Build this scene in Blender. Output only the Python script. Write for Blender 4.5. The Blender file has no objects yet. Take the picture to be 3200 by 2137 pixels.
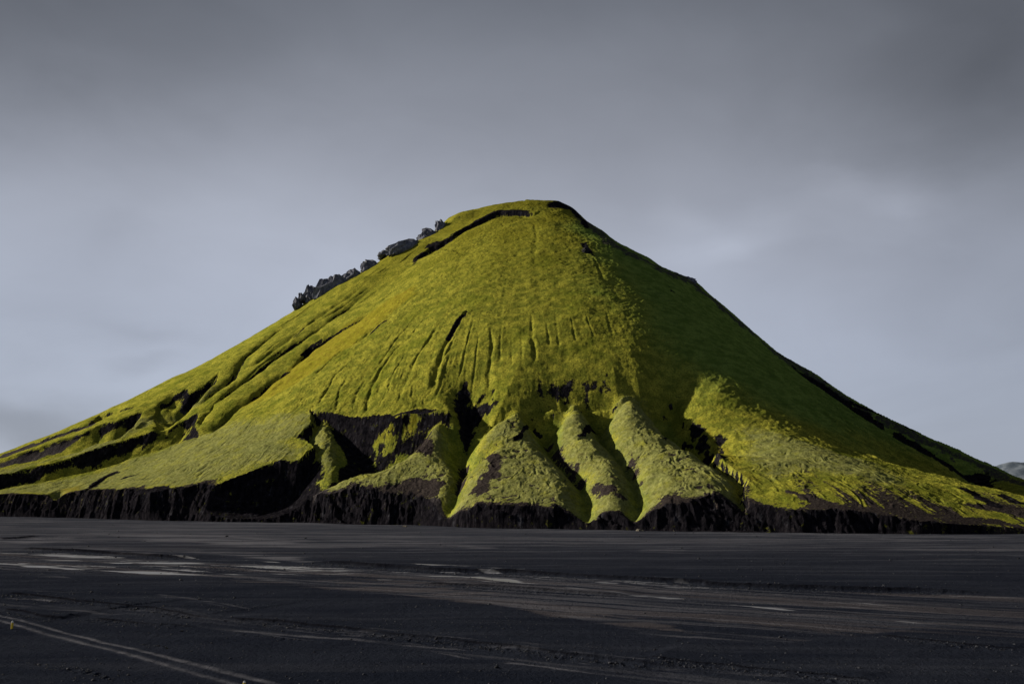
import bpy, math, random
import numpy as np
from mathutils import Vector

# ------------------------------------------------------------------ camera, world, sun, exposure
S = bpy.context.scene
F, CX, CY = 996.0, 512.0, 341.5          # focal length in pixels of a 1024 px wide frame
HORIZON = 485.0
HC = 17.0                                # camera height above the plain
P = math.atan((HORIZON - CY) / F)
SP, CP = math.sin(P), math.cos(P)
cam_data = bpy.data.cameras.new('camera')
cam_data.sensor_width = 36.0
cam_data.lens = 36.0 * F / 1024.0
cam_data.clip_start = 1.0
cam_data.clip_end = 60000.0
cam = bpy.data.objects.new('camera', cam_data)
S.collection.objects.link(cam)
cam.location = (0, 0, HC)
cam.rotation_euler = (math.pi / 2 + P, 0, 0)
S.camera = cam

SUN_EL, SUN_AZ = math.radians(21.5), math.radians(-75.0)   # azimuth from +Y (the view), negative = to the left
sd = Vector((math.cos(SUN_EL) * math.sin(SUN_AZ), math.cos(SUN_EL) * math.cos(SUN_AZ), math.sin(SUN_EL)))
sun_data = bpy.data.lights.new('sun', 'SUN')
sun_data.energy = 5.0
sun_data.angle = math.radians(1.4)
sun_data.color = (1.0, 0.89, 0.70)
sun = bpy.data.objects.new('sun', sun_data)
sun.rotation_euler = sd.to_track_quat('Z', 'Y').to_euler()
S.collection.objects.link(sun)

S.view_settings.view_transform = 'Standard'
S.view_settings.look = 'None'
S.view_settings.exposure = 0.85
S.view_settings.gamma = 1.0


class N:
    """small node helper"""
    def __init__(self, tree):
        self.t = tree
        tree.nodes.clear()

    def new(self, kind, **kw):
        n = self.t.nodes.new(kind)
        for k, v in kw.items():
            if k.startswith('i_'):
                n.inputs[k[2:].replace('_', ' ')].default_value = v
            else:
                setattr(n, k, v)
        return n

    def link(self, a, b):
        self.t.links.new(a, b)

    def val(self, x, sock):
        if isinstance(x, (int, float, tuple, list)):
            sock.default_value = x
        else:
            self.link(x, sock)

    def math(self, op, a, b=0.0, c=None, clamp=False):
        n = self.new('ShaderNodeMath', operation=op, use_clamp=clamp)
        self.val(a, n.inputs[0]); self.val(b, n.inputs[1])
        if c is not None:
            self.val(c, n.inputs[2])
        return n.outputs[0]

    def vmath(self, op, a, b=(0, 0, 0)):
        n = self.new('ShaderNodeVectorMath', operation=op)
        self.val(a, n.inputs[0]); self.val(b, n.inputs[1])
        return n

    def mix(self, f, a, b, blend='MIX'):
        n = self.new('ShaderNodeMix', data_type='RGBA', blend_type=blend)
        self.val(f, n.inputs[0])
        for x, s in ((a, n.inputs[6]), (b, n.inputs[7])):
            if isinstance(x, tuple) and len(x) == 3:
                x = x + (1.0,)
            self.val(x, s)
        return n.outputs[2]

    def ramp(self, x, lo, hi, a=0.0, b=1.0, smooth=True):
        n = self.new('ShaderNodeMapRange', interpolation_type='SMOOTHSTEP' if smooth else 'LINEAR', clamp=True)
        self.val(x, n.inputs[0])
        for i, v in enumerate((lo, hi, a, b)):
            n.inputs[1 + i].default_value = v
        return n.outputs[0]

    def noise(self, vec, scale, detail=6.0, rough=0.55, dist=0.0):
        n = self.new('ShaderNodeTexNoise')
        self.val(vec, n.inputs['Vector'])
        n.inputs['Scale'].default_value = scale
        n.inputs['Detail'].default_value = detail
        n.inputs['Roughness'].default_value = rough
        n.inputs['Distortion'].default_value = dist
        return n.outputs['Fac']

    def scaled(self, vec, s):
        n = self.new('ShaderNodeMapping')
        self.val(vec, n.inputs['Vector'])
        n.inputs['Scale'].default_value = s
        return n.outputs[0]

    def attr(self, name):
        return self.new('ShaderNodeAttribute', attribute_name=name).outputs['Fac']


world = bpy.data.worlds.new('World')
S.world = world
world.use_nodes = True
w = N(world.node_tree)
tc = w.new('ShaderNodeTexCoord').outputs['Generated']
sky = w.new('ShaderNodeTexSky', sky_type='NISHITA', sun_disc=False, sun_elevation=SUN_EL,
            sun_rotation=SUN_AZ, altitude=200.0, air_density=1.0, dust_density=1.0)
sx = w.new('ShaderNodeSeparateXYZ'); w.link(tc, sx.inputs[0])
elev = sx.outputs['Z']
# a thin even cloud deck, pale near the horizon and heavier overhead
n1 = w.noise(w.scaled(tc, (1.6, 1.6, 3.0)), 1.7, 5, 0.52, 0.3)
n2 = w.noise(w.scaled(tc, (1.0, 1.0, 1.9)), 6.0, 5, 0.5, 0.6)
deck = w.new('ShaderNodeValToRGB')
deck.color_ramp.interpolation = 'B_SPLINE'
els = deck.color_ramp.elements
stops = [(0.00, (1.88, 2.10, 2.54)), (0.10, (2.23, 2.47, 3.06)), (0.20, (2.16, 2.33, 2.80)), (0.28, (1.68, 1.79, 2.10)),
         (0.37, (1.20, 1.27, 1.48)), (0.46, (0.80, 0.86, 1.01)), (0.60, (0.42, 0.46, 0.58)), (1.0, (0.34, 0.38, 0.50))]
stops = [(a, tuple(v / 3.2 for v in c)) for a, c in stops]
els[0].position = stops[0][0]; els[0].color = stops[0][1] + (1,)
els[1].position = stops[-1][0]; els[1].color = stops[-1][1] + (1,)
for p_, c_ in stops[1:-1]:
    e = els.new(p_); e.color = c_ + (1,)
eh = w.math('ADD', elev, w.math('MULTIPLY', w.math('SUBTRACT', n1, 0.5), 0.06))
w.link(eh, deck.inputs[0])


def spot(px, py, wx, wy, amt):
    """a soft darker or paler cloud bank or corner vignette round one direction of the sky"""
    cx, cy = (px - CX) / F, (CY - py) / F
    d = Vector((cx, CP - cy * SP, SP + cy * CP)).normalized()
    df = w.vmath('SUBTRACT', tc, tuple(d)).outputs[0]
    warp = w.vmath('SCALE', w.vmath('SUBTRACT', w_noise3, (0.5, 0.5, 0.5)).outputs[0])
    warp.inputs['Scale'].default_value = 0.10
    df = w.vmath('ADD', df, warp.outputs[0]).outputs[0]
    df = w.scaled(df, (F / wx, F / wx, F / wy))
    ln = w.vmath('LENGTH', df).outputs['Value']
    return w.math('MULTIPLY', w.ramp(ln, 0.0, 1.0, 1.0, 0.0), amt)


nn = w.new('ShaderNodeTexNoise'); nn.inputs['Scale'].default_value = 5.5; nn.inputs['Detail'].default_value = 5
w.link(w.scaled(tc, (1, 1, 2.2)), nn.inputs['Vector'])
w_noise3 = nn.outputs['Color']
tot = None
for a in ((0, 415, 190, 38, -0.30), (150, 367, 60, 18, -0.10), (700, 262, 75, 55, 0.09), (300, 200, 420, 170, 0.12),
          (900, 200, 150, 60, 0.10), (1040, 260, 330, 330, -0.26), (60, 300, 260, 120, -0.08),
          (150, 330, 100, 22, -0.08), (980, 60, 260, 120, -0.10), (0, 0, 380, 190, -0.34), (1024, 0, 380, 230, -0.34),  # the two top corner entries paint lens vignetting into the sky
          (690, 218, 50, 26, .09), (850, 190, 70, 26, .08), (905, 198, 45, 16, .07), (728, 255, 34, 34, .09), (755, 235, 60, 30, .06),
          (250, 150, 150, 50, .05), (130, 250, 110, 40, -.05), (600, 130, 160, 40, .05), (540, 60, 400, 70, 0.08)):
    s = spot(*a)
    tot = s if tot is None else w.math('ADD', tot, s)
mod = w.math('ADD', 1.0, tot)
mod = w.math('ADD', mod, w.math('MULTIPLY', w.math('SUBTRACT', n2, 0.5), 0.24))
# unseen sky behind the camera, dimmed to cut the fill on front faces
mod = w.math('MULTIPLY', mod, w.ramp(sx.outputs['Y'], -0.5, 0.55, 0.72, 1.0))
dk = w.vmath('SCALE', deck.outputs[0]); w.link(mod, dk.inputs['Scale'])
dk2 = w.vmath('SCALE', dk.outputs[0]); dk2.inputs['Scale'].default_value = 3.2
col = w.mix(0.975, sky.outputs[0], dk2.outputs[0])
bg = w.new('ShaderNodeBackground'); bg.inputs['Strength'].default_value = 0.106
w.link(col, bg.inputs['Color'])
wo = w.new('ShaderNodeOutputWorld'); w.link(bg.outputs[0], wo.inputs['Surface'])

# ------------------------------------------------------------------ numpy helpers
rng = np.random.RandomState(11)
TAB = rng.rand(256, 256).astype(np.float32) * 2 - 1


def vnoise(x, y):
    xi = np.floor(x).astype(np.int64); yi = np.floor(y).astype(np.int64)
    fx = (x - xi).astype(np.float32); fy = (y - yi).astype(np.float32)
    fx = fx * fx * fx * (fx * (fx * 6 - 15) + 10); fy = fy * fy * fy * (fy * (fy * 6 - 15) + 10)
    x0, x1, y0, y1 = xi & 255, (xi + 1) & 255, yi & 255, (yi + 1) & 255
    a = TAB[y0, x0] * (1 - fx) + TAB[y0, x1] * fx
    b = TAB[y1, x0] * (1 - fx) + TAB[y1, x1] * fx
    return a * (1 - fy) + b * fy


def fbm(x, y, octv=4, gain=0.5, lac=2.03):
    s = 0.0; a = 1.0; t = 0.0
    for i in range(octv):
        s = s + a * vnoise(x + 17.3 * i, y + 9.1 * i); t += a; a *= gain; x = x * lac; y = y * lac
    return s / t


def ridged(x, y, octv=4):
    s = 0.0; a = 1.0; t = 0.0
    for i in range(octv):
        s = s + a * (1 - 2 * np.abs(vnoise(x + 31.3 * i, y + 7.7 * i))); t += a; a *= 0.55; x = x * 2.1; y = y * 2.1
    return s / t


def sstep(a, b, x):
    t = np.clip((x - a) / (b - a), 0, 1)
    return t * t * (3 - 2 * t)


CROPS = {'A': (160, 256, .11223), 'B': (0, 368, .10205), 'C': (272, 368, .10202), 'D': (416, 352, .11837),
         'E': (544, 336, .13262), 'F': (288, 192, .08163), 'G': (512, 192, .11223), 'H': (736, 352, .12266),
         'I': (288, 176, .19080), 'J': (0, 496, .16354), 'K': (320, 496, .16354), 'L': (640, 496, .16354),
         'P': (0, 0, 1.0)}


def px(*items):
    """points read off the reference: ('A', x, y, x, y, ..., 'B', x, y ...) -> array of 1024-px frame points"""
    out, cur, i = [], None, 0
    while i < len(items):
        if isinstance(items[i], str):
            cur = CROPS[items[i]]; i += 1
        else:
            out.append((cur[0] + cur[2] * items[i], cur[1] + cur[2] * items[i + 1])); i += 2
    return np.array(out, float)


def raydir(pts):
    cx = (pts[:, 0] - CX) / F; cy = (CY - pts[:, 1]) / F
    return np.stack([cx, CP - cy * SP, SP + cy * CP], 1)


def to_ground(pts):
    d = raydir(pts); t = -HC / d[:, 2]
    return np.stack([d[:, 0] * t, d[:, 1] * t], 1)


def to_surface(pts, height):
    """where each sight line first meets the height function (metres, plan x, y)"""
    d = raydir(pts)
    t = np.arange(150, 1050, 0.8)[None, :] * np.ones((len(pts), 1))
    X = d[:, 0:1] * t; Y = d[:, 1:2] * t; Z = HC + d[:, 2:3] * t
    g = height(X, Y) - Z
    hit = g > 0
    k = np.where(hit.any(1), hit.argmax(1), np.argmax(g, 1))
    k = np.maximum(k, 1)
    r = np.arange(len(pts))
    g0, g1 = g[r, k - 1], g[r, k]
    f = np.where(g1 - g0 > 1e-6, np.clip(-g0 / np.where(abs(g1 - g0) < 1e-6, 1, g1 - g0), 0, 1), 1)
    tt = t[r, k - 1] + f * 0.8
    return np.stack([d[:, 0] * tt, d[:, 1] * tt], 1)


def project(x, y, z):
    zz = z - HC
    dep = y * CP + zz * SP
    up = -y * SP + zz * CP
    return CX + F * x / dep, CY - F * up / dep


# ------------------------------------------------------------------ the mountain's broad shape
Y0 = 790.0
X0 = 31.0
SEG = 42.0                                # length of the level summit ridge


def angle_radius(x, y):
    xc = np.clip(x, X0 - SEG, X0)
    # ease the closest point so that the face below the ridge stays gently rounded
    e = np.clip((x - (X0 - SEG)) / SEG, -1.0, 2.0)
    xc = X0 - SEG + SEG * sstep(-1.0, 2.0, e)
    th = np.arctan2(y - Y0, x - xc)
    return th, np.hypot(x - xc, y - Y0)


base_px = px('P', -160, 514, -60, 515.5, 'B', 0, 1450, 600, 1460, 1100, 1478, 1700, 1492, 2195, 1505, 'C', 300, 1512, 900, 1530, 1500, 1535,
             'D', 600, 1485, 1100, 1488, 1500, 1495, 'E', 600, 1460, 1200, 1470, 1650, 1476, 'H', 300, 1466, 700, 1475, 1200, 1480,
             1800, 1480, 2348, 1478, 'P', 1090, 533.6, 1170, 534)
bc = to_ground(base_px)
th_b, r_b = angle_radius(bc[:, 0], bc[:, 1])
o = np.argsort(th_b); th_b, r_b = th_b[o], r_b[o]
TH = np.concatenate([th_b, [-.80, -.55, -.30, 0.0, 0.7, math.pi / 2, 2.4, math.pi, th_b[0] + 2 * math.pi]])
RB = np.concatenate([r_b, [425, 410, 412, 440, 440, 430, 450, 545, r_b[0]]])
TH = np.concatenate([TH[:-1] - 2 * math.pi, TH, TH[1:] + 2 * math.pi]); RB = np.concatenate([RB[:-1], RB, RB[1:]])
_tg = np.linspace(-4.2, 4.2, 1681); _rg = np.interp(_tg, TH, RB)
_k = np.exp(-(np.arange(-60, 61) * .005 / .13) ** 2); _k /= _k.sum()
RBS = np.convolve(np.pad(_rg, 60, mode='edge'), _k, 'valid')
_k2 = np.exp(-(np.arange(-20, 21) * .005 / .022) ** 2); _k2 /= _k2.sum()
RBF = np.convolve(np.pad(_rg, 20, mode='edge'), _k2, 'valid')


def foot_radius(th, r):
    a = np.interp(th, _tg, RBS)
    return a + (np.interp(th, _tg, RBF) - a) * sstep(.72, .97, r / a)


hc_px = [-160, 0, 60, 160, 300, 400, 520, 640, 760, 850, 940, 1024, 1170]
hc_v = [10, 11, 12, 15, 13, 12, 11, 11, 10.5, 8, 6, 3, 2]
pbx = np.interp(hc_px, base_px[:, 0], np.arange(len(base_px)))
hb = to_ground(np.stack([np.array(hc_px, float), np.interp(hc_px, base_px[:, 0], base_px[:, 1])], 1))
TH_H, _ = angle_radius(hb[:, 0], hb[:, 1]); HV = np.array(hc_v, float)
oo = np.argsort(TH_H); TH_H, HV = TH_H[oo], HV[oo]
TH_H = np.concatenate([[-math.pi], TH_H, [0.0, math.pi]]); HV = np.concatenate([[9.0], HV, [2.0, 9.0]]) * .62

silL = px('I', 1445, 124, 1400, 124, 1260, 130, 1180, 141, 1110, 140, 1000, 167, 850, 204, 'F', 1960, 330, 1800, 480, 1600, 600, 1260, 720, 1100, 850,
          700, 1080, 420, 1190, 280, 1260, 130, 1390, 'A', 1000, 590, 700, 775, 400, 945, 0, 1145, 'B', 1500, 190, 1200, 340,
          1000, 440, 720, 550, 500, 640, 250, 730, 0, 835, 'P', -60, 470, -160, 488)
silR = px('G', 460, 72, 480, 100, 590, 165, 620, 205, 690, 272, 770, 305, 900, 430, 1050, 525, 1160, 562, 1300, 640, 1460, 716,
          1570, 720, 1620, 760, 1700, 860, 1830, 950, 2000, 1100, 'H', 370, 0, 560, 120, 800, 280, 1100, 470, 1290, 555,
          1500, 670, 1800, 800, 2070, 920, 2348, 1060, 'P', 1090, 499, 1170, 513)


def sil_profile(pts):
    d = raydir(pts); t = Y0 / d[:, 1]
    return np.abs(d[:, 0] * t - X0), HC + d[:, 2] * t


rL, zL = sil_profile(silL)
rR, zR = sil_profile(silR)
PL = [np.concatenate([[0], rL[3:]]), np.concatenate([[zL[0]], zL[3:]])]
PR = [np.concatenate([[0], rR]), np.concatenate([[zR[0]], zR])]
PL[1][0] = PR[1][0] = 0.5 * (zL[0] + zR[0])
HTOP = PL[1][0]
oL = np.argsort(PL[0]); PL = [PL[0][oL], PL[1][oL]]
oR = np.argsort(PR[0]); PR = [PR[0][oR], PR[1][oR]]
qL = np.concatenate([np.linspace(0, 300, 50), np.linspace(310, 560, 20)]); PL = [qL, np.interp(qL, PL[0], PL[1])]
qR = np.concatenate([np.linspace(0, 250, 60), np.linspace(256, 460, 26)]); PR = [qR, np.interp(qR, PR[0], PR[1])]
FR = (np.array([0, .04, .12, .3, .5, .7, .85, 1.0]), np.array([1, .975, .895, .71, .505, .30, .15, 0.0]))



_fx = np.linspace(-.2, 1.2, 561); _fy = np.interp(_fx, *FR)
_fy = np.where(_fx > 1, 0 - (_fx - 1) * 1.0, _fy); _fy = np.where(_fx < 0, 1 + _fx * 0, _fy)
_k3 = np.exp(-(np.arange(-24, 25) * .0025 / .03) ** 2); _k3 /= _k3.sum()
_fy = np.convolve(np.pad(_fy, 24, mode='edge'), _k3, 'valid')
FR = (_fx, _fy)


def macro(x, y):
    th, r = angle_radius(x, y)
    rb = foot_radius(th, r)
    h = np.interp(th, TH_H, HV)
    # the upper cone turns away sooner on the front right, leaving a flatter apron below it
    rcn = rb - 62.0 * sstep(-1.75, -1.10, th) * (1 - sstep(-.95, -.55, th)) * sstep(.05, .45, r / rb)
    t_ = r / rcn
    lo_ = .72 + .10 * (1 - sstep(-1.42, -1.22, th))
    rho = t_ + (r / rb - t_) * sstep(lo_, rb / rcn + .004, t_)
    c = np.cos(th); s = np.sin(th)
    lL = np.where(c < 0, c * c, 0); lR = np.where(c > 0, c * c, 0); lF = s * s
    # sharpen toward left and right so the crest lines stay ridge like
    zl = np.interp(rho * 545.0, PL[0], PL[1]); zr = np.interp(rho * 455.0, PR[0], PR[1])
    fr = np.interp(rho, FR[0], FR[1])
    # the apron at the front right lies flatter at its foot
    ap = np.exp(-((th + 0.93) / 0.36) ** 2)
    zf = h + (HTOP - h) * fr
    z = lL * zl + lR * zr + lF * zf
    # a broad nose toward the viewer: its left side takes the light, its right side turns away
    z = z + 9.0 * np.exp(-((th + 1.56) / .42) ** 2) * np.exp(-((rho - .46) / .24) ** 2)
    # the left end of the foot runs out gently
    tap = sstep(-.22, .42, 1 - rho)
    wl = np.clip(lL * 1.5, 0, 1)
    z = z * (1 - wl) + (h + (z - h) * tap) * wl
    wr = sstep(-1.32, -1.02, th) * (1 - sstep(-.45, -.2, th))
    tap = sstep(-.24, .42, 1 - rho) ** 1.15
    z = z * (1 - wr) + (h * .6 + (z - h * .6) * tap) * wr
    out = rho > 1
    z = np.where(out, np.minimum(z, h) - (r - rb) * 0.5, np.maximum(z, h * 1.0))
    return z


# two passes bring the skyline onto its measured outline
cols = np.linspace(-150, 1160, 330)
tgt_px = np.concatenate([silL[::-1], silR]); ot = np.argsort(tgt_px[:, 0]); tgt_px = tgt_px[ot]
dd = raydir(np.stack([cols, np.full_like(cols, CY)], 1))
for it in range(9):
    yy = np.linspace(560, 1050, 200)
    XX = (cols[:, None] - CX) / F * (yy[None, :] * 1.04)
    YY = np.ones_like(cols)[:, None] * yy[None, :]
    ZZ = macro(XX, YY)
    # exact column of every sample
    pxs, pys = project(XX, YY, ZZ)
    kk = pys.argmin(1); r_ = np.arange(len(cols))
    sx_, sy_ = pxs[r_, kk], pys[r_, kk]
    want = np.interp(sx_, tgt_px[:, 0], tgt_px[:, 1])
    dz = (sy_ - want) * YY[r_, kk] / F
    xs = XX[r_, kk]; th, r = angle_radius(xs, YY[r_, kk]); rho = r / foot_radius(th, r)
    for prof, m, R in ((PL, xs < X0 - 3, 545.0), (PR, xs > X0 + 3, 455.0)):
        rr = (rho * R)[m]; q = np.argsort(rr)
        prof[1] = prof[1] + 0.7 * np.clip(np.interp(prof[0], rr[q], dz[m][q]), -15, 15)
        prof[1][0] = HTOP
        sm = np.convolve(np.pad(prof[1], 1, mode='edge'), [.15, .7, .15], 'valid')
        prof[1] = np.minimum.accumulate(sm)
        prof[1] = np.maximum(prof[1], 2.0)

# ------------------------------------------------------------------ landform features (plan space, metres)


def seg_dist(x, y, line):
    """distance to a polyline, parameter 0..1 along it, and side (+ = left of its direction)"""
    best = np.full(x.shape, 1e9); par = np.zeros(x.shape); side = np.zeros(x.shape)
    seg = np.diff(line, axis=0); L = np.hypot(seg[:, 0], seg[:, 1]); cum = np.concatenate([[0], np.cumsum(L)])
    for i in range(len(seg)):
        dx, dy = seg[i]
        t = np.clip(((x - line[i, 0]) * dx + (y - line[i, 1]) * dy) / max(L[i] ** 2, 1e-9), 0, 1)
        ex = x - line[i, 0] - t * dx; ey = y - line[i, 1] - t * dy
        d = np.hypot(ex, ey)
        m = d < best
        best = np.where(m, d, best)
        par = np.where(m, (cum[i] + t * L[i]) / cum[-1], par)
        side = np.where(m, np.sign(dx * ey - dy * ex), side)
    return best, par, side


def inside(x, y, poly):
    c = np.zeros(x.shape, bool)
    j = len(poly) - 1
    for i in range(len(poly)):
        xi, yi = poly[i]; xj, yj = poly[j]
        if yi != yj:
            m = ((yi > y) != (yj > y)) & (x < (xj - xi) * (y - yi) / (yj - yi) + xi)
            c ^= m
        j = i
    return c


def sdf(x, y, poly):
    """signed distance, negative inside"""
    d, _, _ = seg_dist(x, y, np.vstack([poly, poly[:1]]))
    return np.where(inside(x, y, poly), -d, d)


class Local:
    """work on the part of the plan near a feature only"""
    def __init__(self, x, y, pts, pad):
        self.m = ((x > pts[:, 0].min() - pad) & (x < pts[:, 0].max() + pad) & (y > pts[:, 1].min() - pad) & (y < pts[:, 1].max() + pad))
        self.x = x[self.m]; self.y = y[self.m]


def M(*items):
    return to_surface(px(*items), macro)


scar = M('C', 370, 400, 450, 440, 560, 440, 700, 452, 900, 462, 1200, 442, 1500, 392, 1780, 340, 1850, 220,
         'D', 440, 240, 560, 330, 640, 400, 720, 390, 900, 345, 1040, 300, 1150, 262, 1260, 280, 1330, 300, 1420, 250, 1600, 250,
         'E', 150, 350, 250, 372, 300, 350, 440, 335, 560, 345, 640, 325, 740, 345, 900, 300, 990, 270, 1040, 400, 1090, 500, 1180, 680, 1260, 830, 1370, 970, 1470, 1045,
         1545, 1095, 1500, 1180, 1560, 1255)
scar_tail = np.array([[scar[-1][0] + 2, scar[-1][1] - 40], to_ground(px('B', 1500, 1560))[0]])
scar = np.vstack([scar, scar_tail,
                  M('B', 1720, 1400, 1950, 1205, 'C', 0, 930, 180, 900, 260, 905, 340, 820, 400, 785, 300, 700, 215, 690, 300, 610, 380, 540, 375, 470)])

LOBES = [  # outline, flank slope, rounding, crown height
    (M('C', 500, 445, 545, 520, 610, 640, 640, 780, 620, 900, 560, 1040, 500, 960, 440, 820, 405, 690, 405, 600, 470, 520), .62, 5.0, 2.0),
    (np.vstack([M('C', 1650, 435, 1690, 560, 1680, 680, 1760, 850, 1830, 1000, 1800, 1150, 1700, 1290, 1690, 1380),
                to_ground(px('C', 1700, 1560, 500, 1700, -300, 1560)),
                M('C', 150, 1290, 400, 1160, 700, 1030, 900, 955, 1090, 910, 1300, 790, 1500, 620, 1600, 480)]), 1.15, 4.0, 3.0),
    (np.vstack([M('D', 860, 372, 920, 400, 955, 500, 1020, 640, 1110, 780, 1250, 920, 1390, 1090, 1385, 1200, 1400, 1280),
                to_ground(px('D', 1410, 1560, 270, 1560)),
                M('D', 290, 1300, 350, 1190, 400, 970, 500, 905, 650, 800, 510, 815, 495, 750, 520, 670, 680, 540, 740, 480, 810, 395)]), 1.05, 4.0, 3.0),
    (np.vstack([M('E', 240, 385, 290, 410, 340, 560, 400, 690, 500, 790, 590, 900, 655, 1040, 665, 1180, 640, 1260),
                to_ground(px('E', 650, 1540, 360, 1540)),
                M('E', 370, 1250, 375, 1150, 310, 1080, 330, 1000, 250, 930, 150, 870, 112, 740, 115, 590, 160, 500, 190, 430)]), 1.05, 4.0, 3.0),
    (np.vstack([M('E', 620, 332, 700, 352, 760, 420, 860, 560, 1000, 720, 1150, 860, 1300, 950, 1430, 1020, 1490, 1100, 1450, 1165, 1520, 1250),
                to_ground(px('E', 1530, 1540, 700, 1540)),
                M('E', 720, 1300, 780, 1180, 720, 1060, 690, 960, 620, 880, 540, 760, 497, 640, 495, 540, 530, 450, 560, 370)]), .95, 5.0, 3.0),
]

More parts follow.
